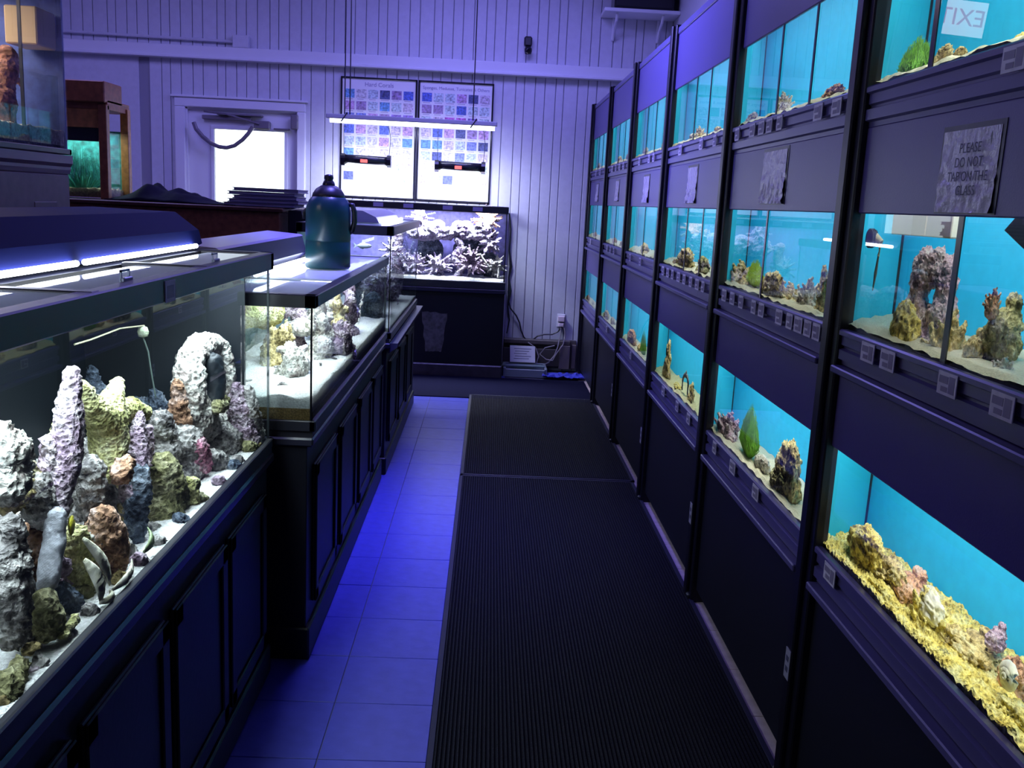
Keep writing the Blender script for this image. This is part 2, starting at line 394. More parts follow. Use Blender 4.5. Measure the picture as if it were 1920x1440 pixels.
# ------------------------------------------------------------------ posters
cols_pool = [(.30, .20, .55), (.20, .25, .60), (.55, .35, .60), (.10, .16, .55), (.62, .55, .72), (.75, .70, .85), (.50, .60, .80), (.35, .25, .45), (.08, .10, .25), (.55, .15, .55), (.15, .35, .60), (.66, .45, .66)]
pmats = [mat('poster_ink_%s' % n, c, .5, var=.6, bump=None) for n, c in zip('lilac indigo mauve blue pale pearl sky plum navy magenta azure rose'.split(), cols_pool)]
for mm in pmats:
    for n_ in mm.node_tree.nodes:
        if n_.type == 'TEX_NOISE': n_.inputs['Scale'].default_value = 55
def poster(x0, x1, z0, z1, title, label, seed, mag=False):
    random.seed(seed)
    q = thing('coral_poster', ((x0+x1)/2, YB-.015, z0), label, 'poster', 'coral identification posters')
    f = MB(); t = .014
    f.box((x0, YB-.025, z0), (x0+t, YB, z1), .002).box((x1-t, YB-.025, z0), (x1, YB, z1), .002).box((x0, YB-.025, z0), (x1, YB, z0+t), .002).box((x0, YB-.025, z1-t), (x1, YB, z1), .002)
    f.build('frame', blackg, q)
    B((x0+t, YB-.012, z0+t), (x1-t, YB-.002, z1-t)).build('sheet', mat('poster_paper', (.86, .86, .88), .45), q)
    mb = MB(); mi = []; cw = (x1-x0-.05)/6; top = z1-.105; ch = (top-(z0+.13))/8
    cap = MB()
    for r in range(8):
        for c in range(6):
            a = x0+.025+c*cw+cw*.08; b = a+cw*.84; zt = top-r*ch; zb = zt-ch*.74
            mb.box((a, YB-.0135, zb), (b, YB-.0118, zt)); k_ = random.choice((0, 1, 2, 3, 4, 5, 6, 7, 8, 10, 4, 6, 1))
            if mag and r == 2 and c in (2, 3): k_ = 9
            if r > 4 and random.random() < .5: k_ = random.choice((4, 5, 6))
            mi += [k_]*6
            cap.box((a+.008, YB-.0132, zb-.013), (b-.008-random.random()*.02, YB-.0118, zb-.007))
    o = mb.build('photo_grid', pmats, q)
    for i, f_ in enumerate(o.data.polygons): f_.material_index = mi[i]
    cap.build('caption', mat('caption_ink', (.45, .42, .55), .6), q, kind='stuff')
    text('title', title, .052 if len(title) < 20 else .038, mat('title_ink', (.30, .27, .45), .6), Vector(((x0+x1)/2, YB-.0135, z1-.062)), ROT_BACK, q)
poster(-1.397, -.712, 1.535, 2.597, 'Hard Corals', 'framed coral photo chart, the left one, titled Hard Corals, behind the lamps', 5)
poster(-.700, -.022, 1.535, 2.597, 'Sponges, Medusae, Tunicates & Others', 'framed coral photo chart, the right one, with two magenta photos in its third row', 8, True)

# ------------------------------------------------------------------ hanging lamps
q = thing('hanging_light_bar', (-.71, 8.40, 2.18), 'long white light bar hung on wires in front of the two charts', 'lamp')
MB().box((-1.44, 8.36, 2.188), (.02, 8.44, 2.226), .006).build('housing', mat('grey_housing', (.42, .42, .50), .4), q)
MB().tube([(-1.41, 8.40, 2.175), (0, 8.40, 2.172)], .019, 10).build('tube', bar_w, q)
for x_, y_ in ((-1.283, 8.38), (-1.245, 8.42), (-.19, 8.40)):
    MB().tube([(x_, y_, 3.70), (x_, y_, 2.21)], .0055, 6).build('wire', black, q)
for x_ in (-1.26, -.16): MB().tube([(x_, 8.40, 2.21), (x_-.0, 8.36, 2.24), (x_-.03, 8.355, 2.19), (x_-.05, 8.36, 2.165)], .006, 6).build('clip', black, q)
for nm, x0, x1, zz, lab in (('a', -1.312, -.883, 1.853, 'black LED lamp with red display in front of the Hard Corals chart'), ('b', -.505, -.067, 1.838, 'black LED lamp with red display in front of the magenta photo chart')):
    q = thing('led_lamp_fixture', ((x0+x1)/2, 8.42, zz), lab, 'lamp', 'black hanging LED lamps')
    MB().tube([(x0+.01, 8.42, zz+.003), (x1-.01, 8.42, zz-.003)], .041, 14).build('housing', blackg, q, True)
    for e in (x0, x1-.035):
        MB().tube([(e, 8.42, zz), (e+.035, 8.42, zz)], .052, 14).build('end_cap', blackg, q)
    MB().box((x0+.04, 8.40, zz-.052), (x1-.04, 8.44, zz-.0415)).build('led_strip', led_w, q)
    xm = (x0+x1)/2; B((xm-.045, 8.374, zz-.020), (xm+.015, 8.386, zz+.006), .002).build('display', red_e, q)
    MB().tube([(x1-.02, 8.43, zz+.03), (x1-.01, 8.43, zz+.2), (x1-.03, 8.40, 2.17)], .003, 6).build('wire', black, q)
    MB().tube([(x0+.02, 8.43, zz+.03), (x0+.02, 8.40, 2.17)], .0025, 6).build('wire', black, q)

# ------------------------------------------------------------------ outlet, cords, heater, floor clutter
q = thing('wall_outlet', (.705, YB-.02, .48), 'white wall outlet with plugs pushed in above the heater', 'outlet')
B((.665, YB-.008, .42), (.745, YB, .545), .003).build('plate', white, q)
B((.672, YB-.055, .475), (.738, YB-.008, .53), .008).build('plug', mat('pink_white_plastic', (.75, .62, .70), .4), q)
B((.678, YB-.05, .425), (.732, YB-.008, .465), .008).build('plug', mat('pink_white_plastic', (.75, .62, .70), .4), q)
pts = [aty(u, v, YB-.04) for u, v in ((953, 545), (954, 565), (957, 578), (968, 592), (974, 605), (977, 620), (982, 632), (988, 638), (998, 638), (1008, 630), (1020, 627), (1035, 627), (1046, 622), (1054, 612))]
o = MB().tube(pts, .007).build('power_cord', black); tag(o, 'black power cord sagging from the back tank to the wall outlet', 'cord')
wc = mat('grey_cord', (.42, .38, .40), .6)
pts = [aty(u, v, YB-.11) for u, v in ((1052, 615), (1051, 628), (1046, 650), (1040, 666), (1028, 680), (1014, 686), (1006, 680), (1010, 668), (1004, 652), (990, 642))]
o = MB().tube(pts, .006).build('appliance_cord', wc); tag(o, 'pale grey cord looped down from the outlet over the heater', 'cord')
pts = [aty(u, v, YB-.12) for u, v in ((1058, 614), (1060, 628), (1056, 646), (1044, 662), (1036, 676), (1024, 674), (1012, 664), (1022, 652), (1040, 648))]
o = MB().tube(pts, .005).build('appliance_cord', wc); tag(o, 'thin pale cord tangled beside the heater end cap', 'cord')
pts = [aty(u, v, YB-.03) for u, v in ((955, 400), (958, 430), (955, 470), (958, 500), (954, 520), (956, 545), (952, 575), (955, 600), (950, 625))]
o = MB().tube(pts, [.008, .006, .008, .014, .008, .018, .008, .006, .005]).build('cable_bundle', black); tag(o, 'dark bundle of cables hanging behind the right end of the back tank', 'cable')
q = thing('baseboard_heater', (.5, YB-.04, .03), 'low brown baseboard heater along the foot of the panelled wall', 'heater')
MB().box((.17, YB-.03, .03), (.86, YB, .30), .004).build('back_plate', brown_h, q)
MB().box((.17, YB-.085, .255), (.80, YB-.02, .30), .008).build('top_hood', brown_h, q)
MB().box((.17, YB-.08, .05), (.70, YB-.07, .215), .003).build('front_cover', mat('heater_cover', (.06, .05, .055), .5), q)
MB().box((.70, YB-.09, .03), (.80, YB-.02, .255), .004).build('end_cap', mat('heater_cap', (.17, .14, .14), .5), q)
MB().box((.82, YB-.05, .03), (.86, YB-.02, .26), .004).build('end_post', mat('heater_cap', (.17, .14, .14), .5), q)

q = thing('plastic_tray', (.37, 8.62, .01), 'grey green plastic tray on the floor beside the back tank stand', 'tray')
a = (.20, 8.44, .012); 
mb = MB(); mb.quad((.19, 8.46, .012), (.56, 8.46, .012), (.53, 8.78, .012), (.18, 8.78, .012)); 
mb.box((.19, 8.45, .012), (.56, 8.475, .075), .004).box((.17, 8.45, .012), (.195, 8.78, .085), .004).box((.545, 8.45, .012), (.57, 8.78, .085), .004).box((.17, 8.76, .012), (.57, 8.785, .085), .004).box((.17, 8.45, .004), (.57, 8.785, .014))
mb.build('tray_body', mat('grey_tray', (.20, .24, .27), .4), q)
B((.16, 8.52, .085), (.55, 8.60, .10), .004).build('lid_rim', mat('tray_lid', (.13, .19, .20), .4), q)
q = thing('printed_booklet', (.36, 8.73, .10), 'white printed booklet standing upright in the grey tray', 'booklet')
mb = MB(); z0, z1 = .10, .245; mb.quad((.235, 8.70, z0), (.47, 8.70, z0), (.465, 8.76, z1), (.23, 8.76, z1)); mb.quad((.235, 8.71, z0), (.23, 8.77, z1), (.465, 8.77, z1), (.47, 8.71, z0))
mb.quad((.235, 8.70, z0), (.23, 8.76, z1), (.23, 8.77, z1), (.235, 8.71, z0)).quad((.47, 8.70, z0), (.47, 8.71, z0), (.465, 8.77, z1), (.465, 8.76, z1)).quad((.23, 8.76, z1), (.465, 8.76, z1), (.465, 8.77, z1), (.23, 8.77, z1))
mb.build('cover', paper, q)
mb = MB()
for i in range(5):
    zz = z1-.025-i*.022; yy = 8.70+.06*(zz-z0)/(z1-z0)-.0015; mb.box((.27+.01*(i % 2), yy-.001, zz-.003), (.43-.02*(i % 3), yy+.0006, zz+.003))
mb.build('print_lines', mat('grey_print', (.35, .35, .45), .6), q)
# crumpled blue cloth
bm = bmesh.new(); bmesh.ops.create_grid(bm, x_segments=34, y_segments=20, size=1)
for v in bm.verts:
    p_ = Vector((v.co.x*3, v.co.y*3, 2.3)); v.co = Vector((.715+v.co.x*.19+.03*noise.noise(p_*1.3), 8.50+v.co.y*.10+.03*noise.noise(p_+Vector((4, 4, 4))), .022+.034*abs(noise.noise(p_*1.1))+.012*noise.noise(p_*3)))
mb = MB(); mb.addbm(bm); o = mb.build('blue_cloth', mat('blue_cloth', (.03, .04, .42), .7), None, True)
sm = o.modifiers.new('s', 'SOLIDIFY'); sm.thickness = .004
tag(o, 'crumpled bright blue cloth lying on the floor by the rack corner', 'cloth')

# ------------------------------------------------------------------ mats
def rib_mat(name, x0, x1, y0, y1, label, ribs=True, edge=True):
    q = thing(name, ((x0+x1)/2, (y0+y1)/2, 0), label, 'mat', None)
    B((x0, y0, .0), (x1, y1, .006), .001).build('backing', matback, q)
    e = .018
    mb = MB(); mb.box((x0, y0, .006), (x0+e, y1, .010), .001).box((x1-e, y0, .006), (x1, y1, .010), .001).box((x0, y0, .006), (x1, y0+e, .010), .001).box((x0, y1-e, .006), (x1, y1, .010), .001)
    mb.build('border', matedge, q)
    n = int((x1-x0-2*e)/.0125); w_ = (x1-x0-2*e)/n; mb = MB()
    for i in range(n):
        a = x0+e+i*w_
        mb.prof_y([(a+w_*.12, .006), (a+w_*.25, .0125), (a+w_*.62, .0125), (a+w_*.75, .006)], y0+e, y1-e)
    o = mb.build('ribs', matm, q, kind='stuff')
rib_mat('floor_mat', -.115, .885, .6, 5.232, 'long dark ribbed runner mat nearest the camera, below the metal seam')
rib_mat('floor_mat', -.112, .895, 5.245, 7.55, 'shorter dark ribbed mat in the aisle beyond the seam')
q = thing('entry_mat', (.1, 7.9, 0), 'wide smooth dark mat across the end of the aisle before the back tank', 'mat')
B((-.66, 7.43, .0), (.90, 8.36, .008), .002).build('mat_body', mat('felt_mat', (.006, .006, .018), .9, spec=.02, bump=(200, .4)), q)

# ------------------------------------------------------------------ right rack
BAYS = [(1.10, 2.365), (2.365, 3.635), (3.635, 4.935), (4.935, 6.185), (6.185, 7.435), (7.435, 8.74)]
ORD = ['nearest', 'second', 'third', 'fourth', 'fifth', 'farthest']
ROWS = {'top': (1.862, 2.140), 'middle': (1.284, 1.566), 'bottom': (.718, .985)}
XF, XBK = .8875, 1.20
def strip_rail(mb, ya, yb, z0, z1, x=.883):
    h = z1-z0
    prof = [(.905, z0), (x+.006, z0), (x+.006, z0+h*.12), (x-.004, z0+h*.16), (x-.004, z0+h*.42), (x+.007, z0+h*.46), (x+.007, z0+h*.52), (x, z0+h*.56), (x, z0+h*.80), (x-.008, z0+h*.84), (x-.008, z1-.004), (x-.004, z1), (.893, z1), (.893, z1-.02), (.905, z1-.02)]
    mb.prof_y(prof, ya, yb)
tagsY = {(0, 'middle'): [2.12, 2.01 + .0, 1.735, 1.54], (0, 'bottom'): [2.19], (0, 'top'): [1.66],
         (1, 'middle'): [3.48, 3.36, 3.24, 3.08, 2.99, 2.80, 2.70, 2.62, 2.54, 2.47], (1, 'top'): [3.50, 3.30, 3.19, 3.10, 2.99, 2.64, 2.50], (1, 'bottom'): [3.42, 3.15, 2.86],
         (2, 'middle'): [4.75, 4.62, 4.5, 4.35, 4.22, 4.08, 3.95, 3.84], (2, 'top'): [4.55, 4.1, 3.85], (2, 'bottom'): [4.5, 4.15, 3.9],
         (3, 'middle'): [5.9, 5.5], (3, 'top'): [5.8, 5.45, 5.3], (3, 'bottom'): [5.6], (4, 'middle'): [7.1, 6.9, 6.7], (4, 'top'): [7.1, 6.9, 6.7, 6.5], (4, 'bottom'): [6.8], (5, 'middle'): [8.3], (5, 'top'): [8.2, 7.9], (5, 'bottom'): []}
random.seed(21)
for b, (ya, yb) in enumerate(BAYS):
    q = thing('aquarium_rack', (1.05, (ya+yb)/2, 0), 'black metal and laminate aquarium rack bay, %s one along the right wall' % ORD[b], 'rack', 'aquarium rack bays along the right wall')
    a, c = ya+.055, yb-.055
    # far post: channel with a front rib
    pz = 2.452
    mb = MB().box((.872, yb-.055, 0), (.93, yb+.055, pz), .004).box((.858, yb-.02, 0), (.874, yb+.025, pz), .004)
    mb.build('post', postm, q)
    MB().box((.86, yb-.045, 0), (.92, yb+.045, .03), .006).build('post_foot', black, q)
    if b == 0:
        MB().box((.872, ya-.055, 0), (.93, ya+.055, pz), .004).build('post', postm, q)
    B((XF, a, 2.140), (XF+.016, c, 2.405), .003).build('top_panel', hood, q)
    B((XF-.006, a, 2.405), (XF+.02, c, 2.44), .004).build('top_rail', rail, q)
    B((XF+.016, a, 2.42), (1.24, c, 2.44)).build('rack_roof', black, q)
    mb = MB(); strip_rail(mb, a, c, 1.768, 1.862); mb.build('label_rail', rail, q)
    B((XF, a, 1.566), (XF+.014, c, 1.768), .003).build('hood_panel', hood, q)
    mb = MB(); strip_rail(mb, a, c, 1.196, 1.284); mb.build('label_rail', rail, q)
    B((XF-.026, a, 1.176), (XF+.02, c, 1.194), .003).build('ledge', rail, q)
    B((XF, a, .985), (XF+.014, c, 1.176), .003).build('hood_panel', hood, q)
    mb = MB(); strip_rail(mb, a, c, .622, .718); mb.build('label_rail', rail, q)
    B((XF-.026, a, .600), (XF+.02, c, .620), .003).build('ledge', rail, q)
    B((XF+.004, a, .055), (XF+.022, c, .598), .003).build('cabinet_door', cabr, q)
    B((1.22, a, 0), (1.24, c, 2.42)).build('back_board', black, q)
    for rw in ('top', 'middle', 'bottom'):
        z = ROWS[rw][0]
        for ty in tagsY.get((b, rw), []):
            w_ = random.uniform(.026, .036) if b else .037
            o = MB().box((.8725, ty-w_, z-.052), (.8745, ty+w_, z-.008), 0)
            o = o.build('price_tag', tagm, q)
            mb = MB().box((.8720, ty-w_*.1, z-.030), (.8728, ty+w_*.85, z-.016)).box((.8720, ty-w_*.8, z-.046), (.8728, ty-w_*.2, z-.014)).box((.8720, ty-w_*.1, z-.046), (.8728, ty+w_*.6, z-.036))
            mb.build('tag_print', inkt, o)
    # small sticker on post
    if b < 4:
        s_ = B((.8560, yb-.017, .315), (.8578, yb+.020, .40)).build('post_sticker', mat('sticker', (.26, .25, .32), .5), q)
        mb = MB().box((.8555, yb-.008, .335), (.8562, yb+.012, .35)).box((.8555, yb-.008, .365), (.8562, yb+.012, .38)); mb.build('sticker_print', ink, s_)

def crinkle(name, y0, y1, z0, z1, m_, parent, amp=.006, seed=0, x=.8862):
    bm = bmesh.new(); bmesh.ops.create_grid(bm, x_segments=26, y_segments=34, size=.5)
    for v in bm.verts:
        f = max(0, .62-(v.co.y+.5)); p_ = Vector((v.co.x*7+seed, v.co.y*3.0, seed))
        d = amp*(.15+1.6*f)*(1-2*abs(noise.noise(p_*1.6)))+amp*.1
        v.co = Vector((x-abs(d), y1-(v.co.x+.5)*(y1-y0), z0+(v.co.y+.5)*(z1-z0)))
    mb = MB(); mb.addbm(bm); return mb.build(name, m_, parent, True)
racks = [o for o in bpy.data.objects if o.name.startswith('aquarium_rack')]
def sign(b, yc, w_, z0, z1, lines, sz):
    q = racks[b]
    B((.8860, yc-w_/2-.012, z0-.002), (.8873, yc+w_/2+.006, z1+.010)).build('sign_backing', black, q)
    s_ = crinkle('plastic_sleeve', yc-w_/2, yc+w_/2, z0, z1, foil, q, .006 if b == 0 else .009, b*2.3+1)
    if lines: text('sign_lettering', lines, sz, ink, Vector((.8800, yc-.012, (z0+z1)/2+.002)), ROT_RACK, q, ext=.0002)

# aquariums
def plate_tank(name, b, rw, label):
    ya, yb = BAYS[b]; z0, z1 = ROWS[rw]; a, c = ya+.012, yb-.012; zb, zt = z0-.03, z1+.13
    if rw == 'bottom': zt = z1+.13
    q = thing(name, (1.05, (a+c)/2, zb), label, 'aquarium', 'turquoise backed aquariums in the right rack')
    B((XBK, a, zb), (XBK+.008, c, zt)).build('back_panel', turq, q)
    B((XG+.002, c-.006, zb), (XBK, c, zt)).build('side_panel', turqs, q)
    B((XG+.002, a, zb), (XBK, a+.006, zt)).build('side_panel', turqs, q)
    B((XG, a, zb-.012), (XBK, c, zb)).build('base_plate', black, q)
    B((XG, a, zt), (XBK+.008, c, zt+.01)).build('lid', mat('lid_white', (.6, .62, .62), .6), q)
    mb = MB(); mb.quad((XG, a, zb), (XG, c, zb), (XG, c, zt), (XG, a, zt)); o = mb.build('front_glass', wglass, q)
    if o.data.polygons[0].normal.x > 0: o.data.flip_normals()
    mb = MB(); mb.box((XBK-.008, c-.012, zb), (XBK, c-.006, zt)); mb.build('corner_seam', black, q)
    # gravel bed
    RUB = (b == 0 and rw == 'bottom'); n1, n2 = (240, 48) if RUB else (60, 12); mb = MB(); g0 = z0+(.014 if rw != 'bottom' else .010)
    for i in range(n1+1):
        for j in range(n2+1):
            y = a+(c-a)*i/n1; x_ = XG+.002+(XBK-XG-.004)*j/n2
            h_ = g0-(.006 if j == 0 else 0)+.022*(j/n2)+.010*noise.noise(Vector((x_*22, y*22, b*3+z0)))+(.016*abs(noise.noise(Vector((x_*60, y*60, 2)))) if RUB else 0)
            mb.v.append((x_, y, h_))
    for i in range(n1):
        for j in range(n2):
            A = i*(n2+1)+j; mb.f.append((A, A+1, A+n2+2, A+n2+1))
        A = i*(n2+1); B_ = A+n2+1; k_ = len(mb.v); mb.v += [(XG+.002, mb.v[A][1], z0-.03), (XG+.002, mb.v[B_][1], z0-.03)]; mb.f.append((A, B_, k_+1, k_))
    mb.build('gravel_bed', R_YEL if RUB else sandy if rw == 'bottom' and b == 2 else mat('cream_sand', (.90, .85, .66), .9, bump=(180, .6), var=.10), q, kind='stuff')
    lw = c-a-.2
    area('tank_lamp', (.965, (a+c)/2, zt-.012), .10, lw, PWR[rw]*(1.0 if b else 1.0), RACK_LIGHT)
    return q
PWR = {'top': 6.4, 'middle': 6.8, 'bottom': 6.8}
TANKS = {}
for b in range(6):
    for rw in ROWS:
        TANKS[(b, rw)] = plate_tank('rack_aquarium', b, rw, 'turquoise backed aquarium in the %s row of the %s rack bay' % (rw, ORD[b]))
def seam(b, rw, y, wd=.008):
    z0, z1 = ROWS[rw]
    B((XG-.004, y-wd, z0-.02), (XG-.001, y+wd, z1+.02)).build('divider_seam', blackg, TANKS[(b, rw)])
for b, rw, y in ((1, 'top', 3.10), (1, 'top', 2.78), (0, 'top', 2.02), (1, 'middle', 3.08), (0, 'middle', 1.80), (2, 'top', 4.36), (2, 'top', 4.08), (2, 'middle', 4.34), (2, 'middle', 4.02), (3, 'top', 5.7), (3, 'top', 5.4), (3, 'middle', 5.55), (4, 'top', 6.95), (4, 'top', 6.65), (4, 'middle', 6.85), (5, 'top', 8.25), (5, 'top', 7.95), (5, 'middle', 8.1)):
    seam(b, rw, y, .007 if b else .010)

sign(0, 1.795, .215, 1.573, 1.727, 'PLEASE\nDO NOT\nTAP ON THE\nGLASS', .026)
sign(1, 3.04, .25, 1.588, 1.752, '', 0)
sign(2, 4.28, .20, 1.588, 1.745, '', 0)
sign(3, 5.55, .20, 1.590, 1.74, '', 0)
sign(4, 6.83, .18, 1.600, 1.74, '', 0)
sign(5, 8.12, .18, 1.600, 1.74, '', 0)

# lit exit sign hung over the left tanks; the nearest top tank's pane leans back a little and mirrors it
al = math.radians(2.4); nrm = Vector((-math.cos(al), 0, math.sin(al)))
tk = TANKS[(0, 'top')]
pane = [o for o in tk.children if o.name.startswith('front_glass')][0]
zc_ = 2.0
for v in pane.data.vertices: v.co.x = XG+.004+(v.co.z-zc_)*math.tan(al)
dv = ray(1803, 34).normalized(); hp_ = Vector((0, 0, EYE))+dv*((XG+.004)/dv.x); rv = dv-2*dv.dot(nrm)*nrm
sp = hp_+rv*((-1.15-hp_.x)/rv.x)
q = thing('exit_sign', sp, 'lit EXIT sign hung from the ceiling, seen mirrored in the nearest top tank', 'sign')
yv = -Vector((rv.x, rv.y, 0)).normalized(); yaw_ = math.atan2(yv.y, yv.x)-.35
F_ = Matrix.Rotation(yaw_, 3, 'Z')
def loc_box(nm, lo, hi, m_):
    mb = MB().box(lo, hi); mb.v = [tuple(sp+F_ @ Vector(v)) for v in mb.v]; return mb.build(nm, m_, q)
loc_box('housing', (-.03, -.17, -.12), (.0, .17, .12), black)
loc_box('lit_face', (.0, -.16, -.11), (.004, .16, .11), mat('exit_face', (.8, .8, .8), .5, emit=(1, .86, .92), es=3.4))
loc_box('stem', (-.02, -.01, .12), (-.005, .01, 3.7-sp.z), black)
rt = F_ @ ROT_LEFT
text('lettering', 'EXIT', .15, mat('exit_red', (.7, .02, .05), .5, emit=(1, .03, .12), es=2.5), sp+F_ @ Vector((.006, 0, 0)), rt, q)

# ---- library of unit rocks (height 1, radius ~.5)
LIB = {}
def V3(*a): return Vector(a)
random.seed(5)
LIB['boulder'] = blobmesh('rock_boulder', [(V3(0, 0, .45), (.42, .42, .42)), (V3(.15, .1, .65), (.28, .3, .3)), (V3(-.15, -.1, .3), (.36, .34, .3))], .035, .06, 5, 1)
LIB['spire'] = blobmesh('rock_spire', [(V3(0, 0, .15), (.42, .4, .2)), (V3(.05, 0, .35), (.33, .3, .25)), (V3(-.03, .05, .55), (.26, .24, .22)), (V3(.05, 0, .75), (.2, .2, .2)), (V3(0, .05, .9), (.15, .14, .12))], .033, .06, 6, 2)
arch = []
for i in range(15):
    t = math.pi*i/14; arch.append((V3(.02, math.cos(t)*.27, .50+.36*math.sin(t)), .14+.05*random.random()))
arch += [(V3(0, -.25, .35), .22), (V3(0, .25, .35), .22), (V3(0, 0, .12), (.36, .5, .16)), (V3(0, .12, .25), .2)]
LIB['arch'] = blobmesh('rock_arch', arch, .033, .06, 6, 3)
bl = [(V3(0, 0, .2), (.36, .36, .22))]
for i in range(30):
    an = random.uniform(0, 6.28); e = random.uniform(.3, 1.4); L_ = random.uniform(.45, .8)
    d_ = V3(math.cos(an)*math.cos(e)*.62, math.sin(an)*math.cos(e)*.62, math.sin(e))
    for k in range(7):
        t = .15+.85*k/6; bl.append((V3(0, 0, .12)+d_*L_*t*1.05, .085*(1-.45*t)))
LIB['branch'] = blobmesh('rock_branch', bl, .028, .03, 9, 4)
bl = []
for i in range(26): bl.append((V3(random.uniform(-.38, .38), random.uniform(-.38, .38), random.uniform(.05, .8)*.9), random.uniform(.1, .2)))
bl = [(c, r) for c, r in bl if (c.x**2+c.y**2)**.5 < .5*(1.15-c.z)]+[(V3(0, 0, .15), (.4, .4, .18)), (V3(0, 0, .4), (.25, .25, .3))]
LIB['rubble'] = blobmesh('rock_rubble', bl, .035, .07, 7, 5)
LIB['slab'] = blobmesh('rock_slab', [(V3(0, 0, .3), (.5, .28, .22)), (V3(.2, .05, .6), (.34, .24, .2)), (V3(-.1, 0, .45), (.4, .25, .25)), (V3(.3, 0, .85), (.16, .14, .14))], .035, .06, 6, 6)
LIBM = {}
def libinst(kind, m_):
    k_ = (kind, m_.name)
    if k_ not in LIBM:
        me = LIB[kind].copy(); me.materials.clear(); me.materials.append(m_); LIBM[k_] = me
    return LIBM[k_]
USED = set()
def rrock(u, vt, vb, hw, x, kind, m_, label, grp='live rocks in the right rack', rz=None, floor=None, name='live_rock', cat='rock'):
    vm = (vt+vb)/2; c = atr(u, vm, x); top = atr(u, vt, x).z; bot = atr(u, vb, x).z
    r_ = hw*dist(c)/F_PX
    if floor is not None: bot = min(bot, floor)
    dy = abs(atr(u-hw, vm, x).y-atr(u+hw, vm, x).y)/2
    hgt = top-bot; sx = max(.03, min(.105, .55*max(dy, hgt*.5), hgt*1.2)); sy = max(r_, min(dy*.92, hgt*1.6))
    cx = min(max(c.x, XG+sx+.006), XBK-.03)
    c = atr(u, vm, cx)
    me = libinst(kind, m_); o = bpy.data.objects.new(name, me); CO.objects.link(o)
    o.location = (c.x, c.y, bot)
    o.scale = (sx*2, sy*2, hgt/.98); o.rotation_euler.z = random.choice((0, math.pi)) if rz is None else rz
    tag(o, label, cat, grp); return o
Z2, Z3, Z1 = 1.290, .722, 1.868
T0, T1 = 'in the nearest middle tank', 'in the nearest bottom tank'
# nearest bay, middle row
rrock(1742, 474, 665, 56, 1.04, 'arch', R_PUR, 'tall pitted purple brown rock with a hole through it %s' % T0, rz=0, floor=Z2)
rrock(1697, 560, 660, 32, .97, 'boulder', R_YEL, 'rounded golden brown rock standing beside the tall holed rock', floor=Z2)
rrock(1775, 560, 712, 48, .99, 'branch', R_TAN, 'knobbly cream coral rock against the black seam %s' % T0, floor=Z2)
rrock(1640, 612, 650, 34, 1.06, 'rubble', R_TAN, 'low cream rubble heap in the left corner %s' % T0, floor=Z2)
rrock(1828, 615, 690, 30, .98, 'slab', R_TAN, 'pale block of rock just right of the black seam %s' % T0, floor=Z2)
rrock(1882, 550, 680, 52, 1.03, 'slab', R_OLV, 'leaning olive rock slab with brown crest, rightmost %s' % T0, rz=0, floor=Z2)
rrock(1862, 530, 600, 14, .99, 'branch', R_ORG, 'small rusty soft coral tuft on the leaning olive slab')
rrock(1880, 660, 716, 26, .965, 'branch', R_WHT, 'white branching coral piece at the front glass %s' % T0, floor=Z2)
# nearest bay, bottom row
rrock(1625, 975, 1078, 43, 1.00, 'boulder', R_YEL, 'tall golden rock knob at the left end %s' % T1, floor=Z3)
rrock(1672, 1018, 1118, 49, 1.03, 'rubble', R_TAN, 'brown crusty rock ridge next to the golden knob %s' % T1, floor=Z3)
rrock(1708, 1062, 1158, 49, 1.04, 'slab', R_ORG, 'rusty brown rock behind the white clam cluster %s' % T1, floor=Z3)
rrock(1738, 1085, 1223, 49, .975, 'branch', R_YEL, 'bright yellow white clam cluster standing upright %s' % T1, floor=Z3)
rrock(1745, 1100, 1168, 31, .99, 'boulder', SHELL, 'white shell fragment crowning the yellow clam cluster')
rrock(1790, 1145, 1248, 52, 1.03, 'rubble', R_TAN, 'cream brown rock just right of the yellow clam cluster', floor=Z3)
rrock(1835, 1180, 1273, 75, 1.05, 'slab', R_TAN, 'long overhanging cream rock ledge %s' % T1, rz=0, floor=Z3)
rrock(1868, 1165, 1228, 26, 1.06, 'slab', R_PUR, 'small grey purple chip sticking up behind the rock ledge %s' % T1)
rrock(1905, 1200, 1298, 37, 1.04, 'rubble', R_ORG, 'dark red crusty rock at the right edge %s' % T1, floor=Z3)
rrock(1770, 1195, 1278, 31, .955, 'rubble', R_OLV, 'shadowed olive rubble piece in front of the rock ledge', floor=Z3)
rrock(1905, 1290, 1378, 58, .97, 'rubble', R_YEL, 'yellow rubble heap at the lower right corner %s' % T1, floor=Z3)
rrock(1650, 1070, 1138, 37, .955, 'rubble', R_YEL, 'yellow rubble against the front glass below the golden knob', floor=Z3)
# snail shell
def snail(c, r, label):
    prof_ = []; mb = MB()
    pts = []; rs = []
    for i in range(34):
        t = i/33; an = t*3.2*2*math.pi; rr = r*.62*(1-t)**1.1
        pts.append(Vector((c.x-r*.9*t, c.y+rr*math.cos(an), c.z+rr*math.sin(an)))); rs.append(max(.0006, r*.48*(1-t)**1.05))
    mb.tube(pts, rs, 10); o = mb.build('snail_shell', SHELL, None, True); tag(o, label, 'shell'); return o
snail(atr(1893, 1270, .98), .030, 'round banded snail shell at the lower right %s' % T1)
